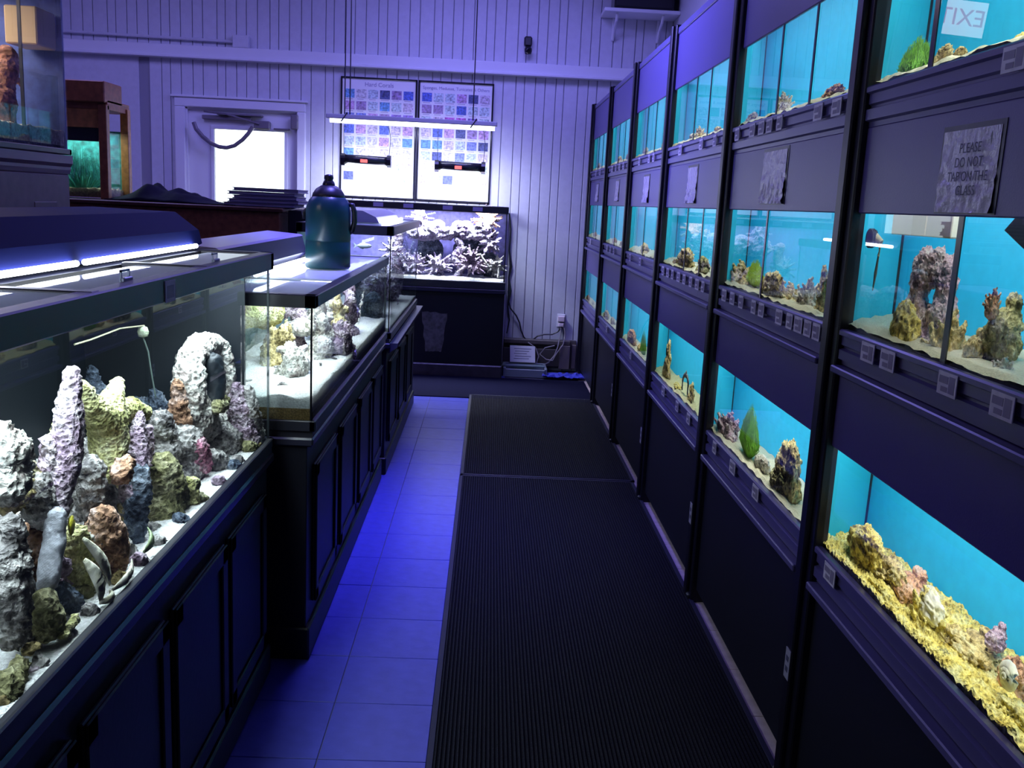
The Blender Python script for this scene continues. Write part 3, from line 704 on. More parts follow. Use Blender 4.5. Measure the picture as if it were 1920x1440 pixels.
# second bay
T2, T3, T4 = 'in the second bay middle tank', 'in the second bay bottom tank', 'in the second bay top tank'
rrock(1392, 480, 548, 30, 1.04, 'branch', R_TAN, 'branching brown coral rock at the left %s' % T2, floor=Z2)
rrock(1452, 488, 572, 28, .98, 'rubble', R_TAN, 'pitted tan rock crossed by the black seam %s' % T2, floor=Z2)
rrock(1484, 522, 585, 28, 1.0, 'branch', R_TAN, 'low branching tan coral right of the seam %s' % T2, floor=Z2)
rrock(1514, 508, 594, 26, .99, 'branch', R_WHT, 'spiky pale coral rock, second from the right %s' % T2, floor=Z2)
rrock(1543, 505, 604, 20, .97, 'spire', R_TAN, 'upright tan rock at the right end %s' % T2, floor=Z2)
rrock(1365, 758, 832, 28, 1.0, 'branch', R_PUR, 'crusty pinkish rock left of the green plant %s' % T3, floor=Z3)
rrock(1483, 785, 925, 30, .985, 'rubble', R_TAN, 'tall crusty tan rock tower at the right %s' % T3, floor=Z3)
rrock(1462, 860, 925, 20, .955, 'rubble', R_OLV, 'low olive rock before the tan tower %s' % T3, floor=Z3)
rrock(1430, 850, 890, 18, .99, 'boulder', R_WHT, 'small round white stone between the plant and the tan tower', floor=Z3)
rrock(1470, 165, 215, 18, .98, 'branch', R_WHT, 'pale coral clump in the centre %s' % T4, floor=Z1)
rrock(1565, 150, 195, 26, .97, 'rubble', R_ORG, 'pinkish tan rock at the right end %s' % T4, floor=Z1)
rrock(1412, 205, 232, 14, 1.0, 'rubble', R_WHT, 'low white coral rubble at the left %s' % T4, floor=Z1)
# nearest bay, top row
rrock(1772, 72, 135, 22, .98, 'rubble', R_TAN, 'tan rock pile left of the seam in the nearest top tank', floor=Z1)
rrock(1800, 90, 125, 16, .97, 'boulder', R_TAN, 'rounded tan rock right of the seam in the nearest top tank', floor=Z1)
rrock(1915, 62, 100, 18, .98, 'boulder', R_YEL, 'yellowish rock at the right edge in the nearest top tank', floor=Z1)
# farther bays
random.seed(77)
spec = [(2, 'middle', [(1288, 452, 505, 22, 'rubble', R_TAN, 'largest brown rock'), (1268, 480, 500, 14, 'rubble', R_TAN, 'low left rubble'), (1318, 470, 515, 14, 'rubble', R_OLV, 'olive right rock')]),
        (2, 'top', [(1312, 232, 264, 10, 'branch', R_TAN, 'tan coral clump'), (1298, 245, 266, 10, 'rubble', R_WHT, 'white rubble'), (1345, 232, 252, 12, 'rubble', R_TAN, 'low right rubble')]),
        (2, 'bottom', [(1252, 640, 712, 9, 'spire', R_TAN, 'tall thin rock spire'), (1296, 718, 765, 9, 'spire', R_TAN, 'short right spire'), (1270, 712, 740, 12, 'rubble', R_YEL, 'low yellow rubble')]),
        (3, 'middle', [(1208, 448, 480, 14, 'rubble', R_TAN, 'central brown rock'), (1192, 462, 478, 8, 'rubble', R_WHT, 'left white rubble')]),
        (3, 'top', [(1212, 272, 286, 9, 'rubble', R_WHT, 'low white rubble'), (1245, 262, 280, 9, 'rubble', R_TAN, 'tan right rock')]),
        (3, 'bottom', [(1186, 608, 648, 10, 'rubble', R_ORG, 'reddish brown rock'), (1200, 640, 668, 9, 'rubble', R_TAN, 'low tan rock')]),
        (4, 'middle', [(1152, 440, 462, 12, 'rubble', R_ORG, 'brown rock'), (1166, 448, 466, 8, 'rubble', R_TAN, 'tan rock')]),
        (4, 'top', [(1162, 288, 302, 8, 'rubble', R_TAN, 'tan rock'), (1178, 284, 298, 7, 'rubble', R_WHT, 'white rock')]),
        (4, 'bottom', [(1138, 575, 604, 9, 'rubble', R_TAN, 'tan rock'), (1149, 590, 616, 8, 'rubble', R_WHT, 'white rock')]),
        (5, 'middle', [(1116, 430, 450, 9, 'rubble', R_ORG, 'brown rock')]),
        (5, 'top', [(1124, 302, 314, 8, 'rubble', R_TAN, 'tan rock')]),
        (5, 'bottom', [(1103, 548, 568, 8, 'rubble', R_ORG, 'reddish rock'), (1112, 560, 580, 7, 'rubble', R_WHT, 'white rock')])]
ZF = {'middle': Z2, 'top': Z1, 'bottom': Z3}
for b, rw, L_ in spec:
    for (u, vt, vb, hw, kd, mt, ds) in L_:
        rrock(u, vt, vb, hw, .985, kd, mt, '%s in the %s row tank of the %s bay' % (ds, rw, ORD[b]), floor=ZF[rw])
# dark arch ornament
p = atr(1285, 720, .975)
bl = [(p+V3(0, math.cos(math.pi*i/8)*.06, .005+.035*math.sin(math.pi*i/8)), .013) for i in range(9)]+[(p+V3(0, .06, -.03), .012), (p+V3(0, -.06, -.03), .012), (p+V3(0, .06, -.015), .012), (p+V3(0, -.06, -.015), .012), (p+V3(0, 0, .05), .012)]
o = place_mesh('ornament', blobmesh('ornament', bl, .005, .002, 60, 3), black, 'dark arched ornament in the bottom row tank of the third bay', 'ornament')
# feathery algae
def plant(base, h, r, n, m_, label, seed, ys=2.0):
    random.seed(seed); mb = MB()
    for i in range(n):
        an = random.uniform(0, 6.28); rr = r*random.random()**.5; hh = h*random.uniform(.6, 1)*(1-.45*(rr/r)**2)
        p0 = base+V3(math.cos(an)*rr*.35, math.sin(an)*rr*.35, 0); p1 = base+V3(math.cos(an)*rr, math.sin(an)*rr, hh*.55); p2 = base+V3(math.cos(an)*rr*.75, math.sin(an)*rr*.75, hh)
        w0 = .0016; t = V3(-math.sin(an), math.cos(an), 0)*w0*random.choice((-1, 1)); t2 = V3(math.cos(an), math.sin(an), 0)*w0
        for tt in (t, t2): mb.quad(p0-tt, p0+tt, p1+tt, p1-tt).quad(p1-tt, p1+tt, p2+tt*.2, p2-tt*.2)
        for k in range(5):
            q0 = p1.lerp(p2, k/5); sd = V3(random.uniform(-1, 1), random.uniform(-1, 1), .8)*r*.16
            mb.quad(q0, q0+V3(0, 0, .003), q0+sd)
    mb.v = [(x_, base.y+(y_-base.y)*ys, z_) for x_, y_, z_ in mb.v]
    o = mb.build('algae_plant', m_); tag(o, label, 'plant'); return o
p = atr(1400, 872, .99); top = atr(1400, 752, .99); plant(V3(p.x, p.y, Z3+.01), top.z-Z3, .055, 700, algae, 'feathery dark green algae plant in the second bay bottom tank', 1)
p = atr(1413, 550, 1.0); top = atr(1413, 487, 1.0); plant(V3(p.x, p.y, Z2+.01), top.z-Z2, .05, 500, algae2, 'bright yellow green algae plant in the second bay middle tank', 2)
p = atr(1712, 160, 1.02); top = atr(1712, 70, 1.02); plant(V3(p.x, p.y, Z1), top.z-Z1, .06, 500, algae, 'soft green algae clump at the left in the nearest top tank', 3, 1.2)
p = atr(1206, 655, .98); top = atr(1206, 612, .98); plant(V3(p.x, p.y, Z3), top.z-Z3, .05, 160, algae, 'small green algae plant in the bottom row tank of the fourth bay', 4)
# fish
def fish(c, L_, m_, label, yaw=0, pitch=0, deep=.5, wd=.3):
    bm = bmesh.new(); bmesh.ops.create_uvsphere(bm, u_segments=16, v_segments=10, radius=1)
    R_ = Matrix.Translation(c) @ Matrix.Rotation(yaw, 4, 'Z') @ Matrix.Rotation(pitch, 4, 'X')
    for v in bm.verts:
        y = v.co.z; x_ = v.co.x; z_ = v.co.y; k = 1 if y > 0 else 1+.25*y
        v.co = R_ @ Vector((x_*L_*.5*wd*k, y*L_*.5, z_*L_*.5*deep*k))
    q = thing('fish', c, label, 'fish')
    mb = MB(); mb.addbm(bm); mb.build('body', m_, q, True)
    mb = MB(); f = lambda x_, y, z_: R_ @ Vector((x_*L_, y*L_, z_*L_))
    mb.quad(f(.006, -.42, .0), f(0, -.72, .20), f(0, -.64, 0), f(0, -.72, -.20)).quad(f(-.006, -.42, 0), f(0, -.72, -.20), f(0, -.64, 0), f(0, -.72, .20)); mb.build('tail_fin', m_, q)
    mb = MB(); mb.quad(f(.004, .2, deep*.42), f(0, -.05, deep*.72), f(0, -.32, deep*.5), f(0, -.3, deep*.3)).quad(f(.004, .05, -deep*.45), f(0, -.1, -deep*.68), f(0, -.32, -deep*.45), f(0, -.3, -deep*.3)); mb.build('dorsal_fin', m_, q)
    mb = MB()
    for s_ in (-1, 1):
        pp = f(s_*wd*.40, .30, .06); mb.lathe([(.0003, -.002), (.0022, 0), (.0003, .002)], pp, 8)
    mb.build('eye', black, q)
    return q
orange = mat('orange_fish', (.95, .36, .02), .4); yellow = mat('yellow_fish', (.66, .60, .04), .4, var=.2)
fish(atr(1484, 915, .955), .05, orange, 'small bright orange fish low at the right in the second bay bottom tank', .4, .3)

# powerhead pump in nearest middle tank
p = atr(1636, 447, .955)
q = thing('powerhead_pump', p, 'black round pump with cream nozzle stuck to the glass of the nearest middle tank', 'pump')
mb = MB().tube([p+V3(-.022, 0, 0), p+V3(.01, -.004, 0)], .021, 20); mb.build('motor', blackg, q)
mb = MB()
for k in range(3): mb.tube([p+V3(-.020+.010*k, 0, 0), p+V3(-.017+.010*k, 0, 0)], .0235, 20)
mb.build('ring', mat('dark_ring', (.05, .05, .07), .3), q)
p2 = atr(1652, 455, .965); p3 = atr(1647, 480, .965); p4 = atr(1636, 545, .965)
MB().tube([p+V3(.004, -.005, .005), p2, p3], [.014, .011, .006], 12).build('nozzle', mat('cream_plastic', (.66, .60, .38), .5), q)
MB().tube([p3, (p3+p4)/2, p4], [.004, .007, .002], 8).build('hose', mat('brown_hose', (.08, .06, .03), .5), q)
# added cream box in place of a whitish rectangle; dark corner of a filter
a = atr(1678, 402, .95); b_ = atr(1792, 402, .95); zlo = atr(1700, 441, .95).z
q = thing('pale_box', ((a.x), (a.y+b_.y)/2, zlo), 'added cream box in place of a whitish rectangle in the nearest middle tank', 'filter')
B((.94, b_.y, zlo), (.975, a.y, 1.66), .003).build('box_body', mat('cream_box', (.78, .75, .66), .5), q)
ym = (a.y+b_.y)/2; B((.936, ym-.03, zlo+.002), (.941, ym+.035, 1.65), .001).build('middle_strip', mat('beige_strip', (.55, .46, .38), .5), q)
a = atr(1888, 432, .95)
q = thing('hang_on_filter', (.97, a.y-.1, a.z), 'black angular filter at the top right of the nearest middle tank', 'filter')
mb = MB(); y1, y0 = a.y, a.y-.25; z_ = a.z
mb.v += [(.94, y1, z_+.0), (.94, y1-.07, z_-.03), (.94, y0, z_-.03), (.94, y0, z_+.08), (.94, y1-.08, z_+.06), (.99, y1, z_+.0), (.99, y1-.07, z_-.03), (.99, y0, z_-.03), (.99, y0, z_+.08), (.99, y1-.08, z_+.06)]
mb.f += [(0, 1, 2, 3, 4), (9, 8, 7, 6, 5)]+[(i, (i+1) % 5+0, (i+1) % 5+5, i+5) for i in range(5)]
mb.build('filter_body', black, q)

# ------------------------------------------------------------------ left side tanks
def frame_tank(name, x0, x1, y0, y1, z0, z1, rt, rb, label, back, backs=('x0',), gl=glass, bottom=.03, group='framed aquariums along the left side', seams=True, water=True, low_rim=True):
    """x1 is the aisle face, rt/rb rim heights"""
    q = thing(name, ((x0+x1)/2, (y0+y1)/2, z0), label, 'aquarium', group)
    t = .012
    mb = MB()
    for lo, hi in (((x0-.008, y0-.008), (x0+.03, y1+.008)), ((x1-.03, y0-.008), (x1+.008, y1+.008)), ((x0-.008, y0-.008), (x1+.008, y0+.03)), ((x0-.008, y1-.03), (x1+.008, y1+.008))):
        mb.box((lo[0], lo[1], z1-rt), (hi[0], hi[1], z1), .003)
    mb.build('top_rim', black, q)
    mb = MB()
    for lo, hi in (((x0-.008, y0-.008), (x0+.015, y1+.008)), ((x1-.012, y0-.008), (x1+.008, y1+.008)), ((x0-.008, y0-.008), (x1+.008, y0+.012)), ((x0-.008, y1-.012), (x1+.008, y1+.008))):
        mb.box((lo[0], lo[1], z0), (hi[0], hi[1], z0+rb), .003)
    mb.build('bottom_rim', black, q)
    B((x0, y0, z0+.002), (x1, y1, z0+.012)).build('bottom_glass', black, q)
    for nm, lo, hi in (('front_pane', (x1-.004, y0, z0+.01), (x1, y1, z1-.005)), ('end_pane', (x0, y0, z0+.01), (x1-.004, y0+.004, z1-.005)), ('end_pane', (x0, y1-.004, z0+.01), (x1-.004, y1, z1-.005))):
        # a single sheet reads cleanly; a second face would double every reflection
        c_ = MB()
        if nm == 'front_pane': c_.quad((hi[0], lo[1], lo[2]), (hi[0], hi[1], lo[2]), (hi[0], hi[1], hi[2]), (hi[0], lo[1], hi[2]))
        else: c_.quad((lo[0], lo[1], lo[2]), (hi[0], lo[1], lo[2]), (hi[0], lo[1], hi[2]), (lo[0], lo[1], hi[2]))
        c_.build(nm, gl, q)
    if seams:
        for yy in (y0, y1-.006):
            MB().box((x1-.010, yy, z0+rb), (x1-.004, yy+.006, z1-rt)).build('corner_seam', blackg if yy == y0 else thinseam, q)
    B((x0-.004, y0, z0+.01), (x0, y1, z1-.005)).build('back_panel', back, q)
    return q
thinseam = mat('silicone', (.03, .04, .045), .3)
def bed(q, x0, x1, y0, y1, h, amp, m_, fr=16, n1=70, n2=24, seed=0, name='gravel_bed'):
    mb = MB()
    for i in range(n1+1):
        for j in range(n2+1):
            y = y0+(y1-y0)*i/n1; x_ = x0+(x1-x0)*j/n2
            mb.v.append((x_, y, h+amp*noise.noise(Vector((x_*fr, y*fr, seed)))+amp*.4*noise.noise(Vector((x_*fr*4, y*fr*4, seed)))))
    for i in range(n1):
        for j in range(n2):
            A = i*(n2+1)+j; mb.f.append((A, A+n2+1, A+n2+2, A+1))
    n0 = len(mb.v)   # skirt
    for i in range(n1): 
        A = i*(n2+1)+n2; B_ = A+n2+1; k = len(mb.v); mb.v += [(x1, mb.v[A][1], h-.05), (x1, mb.v[B_][1], h-.05)]; mb.f.append((A, B_, k+1, k))
    for j in range(n2):
        A = j; B_ = j+1; k = len(mb.v); mb.v += [(mb.v[A][0], y0, h-.05), (mb.v[B_][0], y0, h-.05)]; mb.f.append((A, B_, k+1, k))
    return mb.build(name, m_, q, True, kind='stuff')

# -- near tank
NX, NX0, NY0, NY1, NZ0, NZ1 = -.66, -1.22, .98, 2.895, .765, 1.370
q = frame_tank('reef_aquarium', NX0, NX, NY0, NY1, NZ0, NZ1, .052, .028, 'largest nearest black rimmed reef aquarium full of rocks on the left', tank_dark)
near_q = q
bed(q, NX0+.005, NX-.005, NY0+.01, NY1-.01, .789, .004, sandw)
MB().quad((NX0+.005, NY0+.005, 1.328), (NX-.005, NY0+.005, 1.328), (NX-.005, NY1-.005, 1.328), (NX0+.005, NY1-.005, 1.328)).build('water_surface', waterm, q)
for (a, b_, c_) in ((1.0, 1.60, 0), (1.63, 2.25, .0), (2.28, 2.80, .0)):
    o = B((-.82, a, 1.360+c_), (-.672, b_, 1.367+c_), .001).build('lid', lidglass, q)
    m_ = (a+b_)/2-.1; MB().box((-.70, m_-.022, 1.367), (-.690, m_+.022, 1.376), .002).box((-.70, m_-.022, 1.367), (-.696, m_-.018, 1.39)).box((-.70, m_+.018, 1.367), (-.696, m_+.022, 1.39)).box((-.70, m_-.022, 1.386), (-.696, m_+.022, 1.39)).build('lid_handle', mat('clear_grey', (.4, .45, .6), .2), q)
for yy in (1.612, 2.262): B((-.86, yy-.016, 1.350), (-.66, yy+.016, 1.371), .002).build('rim_brace', black, q)
B((-1.22, .99, 1.355), (-.86, 2.88, 1.366)).build('rear_cover', black, q)
t_ = B((-.6515, 1.925, 1.318), (-.6495, 1.985, 1.362)).build('rim_label', paper, q)
MB().box((-.6492, 1.935, 1.326), (-.6488, 1.975, 1.352)).build('label_print', mat('grey_print', (.35, .35, .45), .6), t_)
B((NX0, NY1-.014, NZ0+.012), (-.735, NY1-.006, 1.36)).build('end_backing', tank_dark, q)
area('reef_lamp', (-.75, 1.95, 1.345), .14, 1.75, 30, (.86, .93, 1.0))
# hood over the near tank
q = thing('light_hood', (-1.05, 1.95, 1.372), 'long dark blue light hood lying on the nearest reef aquarium', 'hood')
prof_ = [(-.875, 1.385), (-.885, 1.425), (-.955, 1.476), (-1.20, 1.480), (-1.23, 1.372), (-.90, 1.372)]
MB().prof_y(prof_, .95, 2.93).build('hood_shell', hoodblue, q)
for a, b_ in ((1.0, 2.02), (2.06, 2.84)):
    MB().tube([(-.866, a, 1.382), (-.866, b_, 1.382)], .0065, 10).build('light_tube', led_w, q)

# -- second tank
SX, SX0, SY0, SY1, SZ0, SZ1 = -.545, -.98, 2.985, 5.12, .795, 1.237
q = frame_tank('sand_aquarium', SX0, SX, SY0, SY1, SZ0, SZ1, .042, .036, 'second shorter aquarium with thick white sand bed beneath the teal jug', tank_grey)
second_q = q
bed(q, SX0+.005, SX-.005, SY0+.008, SY1-.01, .905, .012, sandw, seed=4)
B((SX0+.006, SY0+.006, .81), (SX-.0055, SY0+.03, .868), .002).build('sediment_layer', sandb, q)
B((SX0+.006, SY0+.03, .81), (SX-.0055, SY1-.01, .875), .002).build('sand_layer', mat('layered_sand', (.45, .42, .36), .9, bump=(140, .8), var=.4), q)
MB().quad((SX0+.005, SY0+.005, 1.203), (SX-.005, SY0+.005, 1.203), (SX-.005, SY1-.005, 1.203), (SX0+.005, SY1-.005, 1.203)).build('water_surface', waterm, q)
for a, b_, z_ in ((3.02, 3.50, 0), (3.54, 4.50, .006), (4.55, 5.08, 0)):
    B((-.93, a, 1.226+z_), (-.575, b_, 1.233+z_), .001).build('lid', lidglass, q)
area('sand_tank_lamp', (-.68, 4.0, 1.215), .20, 1.9, 17, (.90, .97, 1.0))
q = thing('light_hood', (-.95, 3.7, 1.24), 'black light hood with pale top lying on the second aquarium behind the jug', 'hood')
MB().prof_y([(-.83, 1.29), (-.85, 1.36), (-1.02, 1.372), (-1.02, 1.24), (-.88, 1.24)], 3.04, 4.35).build('hood_shell', mat('violet_black_hood', (.010, .010, .035), .5, spec=.2), q)
MB().prof_y([(-.85, 1.361), (-.865, 1.367), (-1.01, 1.376), (-1.01, 1.366)], 3.03, 4.37).build('hood_top', mat('pale_top', (.32, .28, .5), .35), q)
MB().tube([(-.815, 3.35, 1.262), (-.815, 4.3, 1.262)], .010, 10).build('light_tube', led_w, q)

# -- third tank
TX, TX0, TY0, TY1, TZ0, TZ1 = -.535, -1.05, 5.24, 7.12, .775, 1.395
q = frame_tank('fish_aquarium', TX0, TX, TY0, TY1, TZ0, TZ1, .052, .036, 'third aquarium along the left side, teal end pane seen behind the jug', tank_teal)
third_q = q
bed(q, TX0+.005, TX-.005, TY0+.01, TY1-.01, .835, .010, sandw, seed=7)
MB().quad((TX0+.005, TY0+.005, 1.352), (TX-.005, TY0+.005, 1.352), (TX-.005, TY1-.005, 1.352), (TX0+.005, TY1-.005, 1.352)).build('water_surface', waterm, q)
for a, b_ in ((5.28, 6.15), (6.2, 7.08)): B((-1.0, a, 1.385), (-.565, b_, 1.391), .001).build('lid', lidglass, q)
area('third_tank_lamp', (-.78, 6.2, 1.37), .25, 1.6, 13, (.72, .80, 1.0))
q = thing('light_hood', (-.85, 6.3, 1.40), 'pale violet light hood lying on the third aquarium', 'hood')
MB().prof_y([(-.66, 1.397), (-.68, 1.43), (-.76, 1.465), (-1.0, 1.47), (-1.02, 1.397)], 5.7, 6.95).build('hood_shell', mat('pale_hood', (.42, .40, .62), .35), q)
MB().tube([(-.64, 5.72, 1.402), (-.64, 6.9, 1.402)], .010, 8).build('light_tube', led_w, q)

# -- back tank
KX0, KX1, KY0, KY1, KZ0, KZ1 = -1.30, .145, 8.35, 8.82, .795, 1.515
q = thing('coral_aquarium', (-.58, 8.58, KZ0), 'black rimmed coral aquarium facing down the aisle under the two charts', 'aquarium', 'framed aquariums along the left side')
back_q = q
mb = MB()
for lo, hi in (((KX0, KY0-.008), (KX1+.008, KY0+.03)), ((KX0, KY1-.03), (KX1+.008, KY1)), ((KX1-.03, KY0), (KX1+.008, KY1)), ((KX0, KY0), (KX0+.03, KY1))):
    mb.box((lo[0], lo[1], 1.455), (hi[0], hi[1], 1.515), .004)
mb.build('top_rim', black, q)
mb = MB()
for lo, hi in (((KX0, KY0-.008), (KX1+.008, KY0+.02)), ((KX1-.02, KY0), (KX1+.008, KY1)), ((KX0, KY1-.02), (KX1, KY1))):
    mb.box((lo[0], lo[1], KZ0), (hi[0], hi[1], .862), .004)
mb.build('bottom_rim', black, q)
MB().quad((KX0, KY0, .80), (KX1, KY0, .80), (KX1, KY0, 1.51), (KX0, KY0, 1.51)).build('front_pane', glass, q)
MB().quad((KX1, KY0, .80), (KX1, KY1, .80), (KX1, KY1, 1.51), (KX1, KY0, 1.51)).build('end_pane', glass, q)
B((KX0, KY0, .80), (KX0+.004, KY1, 1.51)).build('end_panel', tank_vio, q)
B((KX0, KY1-.01, .80), (KX1, KY1-.004, 1.51)).build('back_panel', tank_vio, q)
B((KX0, KY0, .80), (KX1, KY1, .812)).build('bottom_glass', black, q)
B((KX1-.012, KY0+.001, .862), (KX1-.004, KY0+.01, 1.455)).build('corner_seam', blackg, q)
for x_ in (-1.02, -.76, -.42, -.16): B((x_, KY0-.0105, 1.468), (x_+.085, KY0-.0085, 1.503)).build('rim_label', mat('dim_label', (.30, .28, .45), .5), q)
MB().quad((KX0+.005, KY0+.005, 1.465), (KX1-.005, KY0+.005, 1.465), (KX1-.005, KY1-.015, 1.465), (KX0+.005, KY1-.015, 1.465)).build('water_surface', waterm, q)
bb = bed(q, KX0+.005, KX1-.005, KY0+.004, KY1-.012, .885, .010, sandw, seed=9)
area('coral_tank_lamp', (-.58, 8.45, 1.50), 1.3, .14, 120, (.84, .80, 1.0))
# corals in the back tank
random.seed(9)
bl = []
def fing(p0, d_, L_, r0, r1, n=7):
    return [(p0+d_*(L_*k/(n-1))+V3(0, 0, -.0), r0+(r1-r0)*k/(n-1)) for k in range(n)]
def bush(c, R_, n, up=.2, r0=.017):
    out = [(c, R_*.42)]
    for i in range(n):
        d_ = V3(random.gauss(0, 1), random.gauss(0, 1)-.25, random.gauss(0, .8)+up).normalized()
        out += fing(c, d_, R_*random.uniform(.75, 1.15), r0, r0*.55)
    return out
for px, pz, R_, n, kk in ((-.02, 1.22, .12, 30, 'a'), (-.86, 1.28, .10, 28, 'b')): pass
def coral(name, items, m_, label, vox=.009, amp=.004, cat='coral'):
    o = place_mesh(name, blobmesh(name, items, vox, amp, 70, random.random()*9), m_, label, cat, 'corals in the back aquarium'); return o
def K(u, v, y=8.52): return aty(u, v, y)
shelf = []
for i in range(22):
    u = 775+i*6.6; v = 432+10*math.sin(i*.8)+random.uniform(-5, 5); shelf.append((K(u, v, 8.56), (.065, .09, .045)))
for i in range(80):
    u = random.uniform(770, 925); shelf += fing(K(u, 438+random.uniform(-4, 10), 8.54), V3(random.gauss(0, .5), -.5, random.uniform(.1, .9)).normalized(), random.uniform(.07, .13), .020, .011)
coral('table_coral', shelf, R_LAV, 'broad bleached table coral spreading across the upper half of the back aquarium')
coral('staghorn_coral', bush(K(768, 500), .17, 60, .2, .02), R_LAV, 'round branching coral low at the left of the back aquarium')
coral('staghorn_coral', bush(K(822, 500, 8.50), .135, 50, .2, .019), R_LAV, 'round branching coral low in the middle of the back aquarium')
coral('staghorn_coral', bush(K(885, 495, 8.48), .15, 50, .2, .019), R_PUR, 'stubby branching coral low at the right of the back aquarium')
coral('staghorn_coral', bush(K(790, 408, 8.6), .13, 34), R_LAV, 'small branching coral at the top left of the back aquarium')
coral('staghorn_coral', bush(K(915, 412, 8.6), .14, 50, 0), R_ORG, 'pinkish branching coral high in the right corner of the back aquarium')
coral('staghorn_coral', bush(K(920, 455, 8.55), .12, 44, 0), R_LAV, 'branching coral halfway up the right side of the back aquarium')
coral('coral_pillar', [(K(858+6*math.sin(i), 450+i*7, 8.52), .035) for i in range(11)]+fing(K(858, 480), V3(.6, -.3, .7).normalized(), .12, .02, .01), R_LAV, 'knobbly coral pillar in the centre of the back aquarium')
coral('coral_pillar', [(K(745+3*math.sin(i), 430+i*9, 8.55), .045) for i in range(11)], R_PUR, 'mauve coral pillar at the left end of the back aquarium')
coral('reef_rock', [(K(800, 470, 8.66), (.16, .06, .15)), (K(880, 470, 8.68), (.16, .06, .12)), (K(760, 500, 8.66), (.12, .06, .12)), (K(920, 500, 8.66), (.08, .06, .14))], R_BLU, 'dark rock wall behind the corals of the back aquarium', .012, cat='rock')
coral('staghorn_coral', bush(K(735, 470, 8.5), .12, 40), R_LAV, 'branching coral against the left edge of the back aquarium')
coral('staghorn_coral', bush(K(930, 500, 8.5), .10, 40), R_WHT, 'small bleached branching coral at the lower right corner of the back aquarium')
coral('tube_coral', fing(K(876, 482, 8.44), V3(1, -.1, .25).normalized(), .12, .012, .010)+fing(K(900, 478, 8.44), V3(.6, -.1, -.7).normalized(), .13, .014, .010), SHELL, 'pale forked tube coral near the front right of the back aquarium', .007, .001)
coral('tube_coral', fing(K(934, 520, 8.42), V3(.1, 0, 1), .10, .012, .014), SHELL, 'short white upright tube at the right front corner of the back aquarium', .006, .001)

# -- stands
def stand(name, x0, x1, y0, y1, ztop, label, panels, zp=(.18, .62), plinth=.10, rail_z=None, cap=.03):
    q = thing(name, ((x0+x1)/2, (y0+y1)/2, 0), label, 'stand', 'black aquarium stands')
    B((x0, y0, plinth), (x1, y1, ztop-cap), .003).build('carcass', cabm, q)
    B((x0, y0-.005, 0), (x1+.012, y1+.005, plinth), .006).build('plinth', cabm, q)
    B((x0, y0-.012, ztop-cap), (x1+.022, y1+.008, ztop), .006).build('top_moulding', mat('moulding_black', (.02, .02, .035), .22), q)
    for a, b_ in panels:
        d = MB().box((x1, a, zp[0]), (x1+.010, b_, zp[1]), .003)
        o = d.build('door', cabm, q)
        t = .045
        mb = MB().box((x1+.010, a, zp[0]), (x1+.018, a+t, zp[1]), .003).box((x1+.010, b_-t, zp[0]), (x1+.018, b_, zp[1]), .003).box((x1+.010, a, zp[0]), (x1+.018, b_, zp[0]+t), .003).box((x1+.010, a, zp[1]-t), (x1+.018, b_, zp[1]), .003)
        mb.build('door_frame', cabm, o)
    return q
q = stand('tank_stand', NX0, NX-.012, NY0, NY1, .745, 'black panelled stand under the largest nearest aquarium', ((1.05, 1.46), (1.50, 1.92), (1.97, 2.38), (2.42, 2.82)), (.14, .635))
B((NX-.014, NY0, .745), (NX+.004, NY1, .765)).build('foam_strip', black, q)
B((NX0, NY0, .745), (NX-.014, NY1, .7645)).build('deck', black, q)
q = stand('tank_stand', SX0, SX-.018, 2.985, 5.12, .775, 'black stand with grooved doors under the second aquarium', ((3.08, 3.52), (3.62, 4.06), (4.16, 4.58), (4.66, 5.06)), (.17, .66), .115)
B((SX0, 2.985, .775), (SX, 5.12, .7945)).build('deck', black, q)
q = stand('tank_stand', TX0, TX-.012, 5.20, 7.16, .757, 'black stand under the third aquarium with shiny top moulding', ((5.3, 5.75), (5.85, 6.3), (6.4, 6.85)), (.17, .64))
B((TX0, 5.22, .757), (TX, 7.14, .7745)).build('deck', black, q)
MB().prof_y([(TX+.0, .700), (TX+.048, .735), (TX+.050, .757), (TX-.0, .757)], 5.2, 7.16).build('sloped_moulding', mat('shiny_moulding', (.05, .05, .09), .2), q)
q = thing('tank_stand', (-.58, 8.6, 0), 'black stand with a pale worn patch under the back coral aquarium', 'stand', 'black aquarium stands')
B((KX0, KY0+.005, .10), (KX1+.004, KY1, .76), .004).build('carcass', cabm, q)
B((KX0, KY0-.014, .755), (KX1+.012, KY1, .794), .006).build('top_moulding', mat('moulding_black', (.02, .02, .035), .22), q)
B((KX0, KY0-.012, 0), (KX1+.010, KY1, .115), .01).build('plinth', mat('worn_plinth', (.035, .03, .04), .35, bump=(14, .6), var=.3), q)
a = aty(795, 585, KY0); b_ = aty(832, 660, KY0)
bm = bmesh.new(); bmesh.ops.create_grid(bm, x_segments=14, y_segments=16, size=.5)
for v in bm.verts:
    e_ = .012*noise.noise(Vector((v.co.x*5, v.co.y*5, 1))); v.co = Vector(((a.x+b_.x)/2+v.co.x*(b_.x-a.x)*(1+.5*v.co.y)+e_, KY0+.0035, (a.z+b_.z)/2+v.co.y*(a.z-b_.z)+e_))
mb = MB(); mb.addbm(bm); mb.build('worn_patch', mat('worn_patch', (.07, .068, .07), .55, var=.5), q)

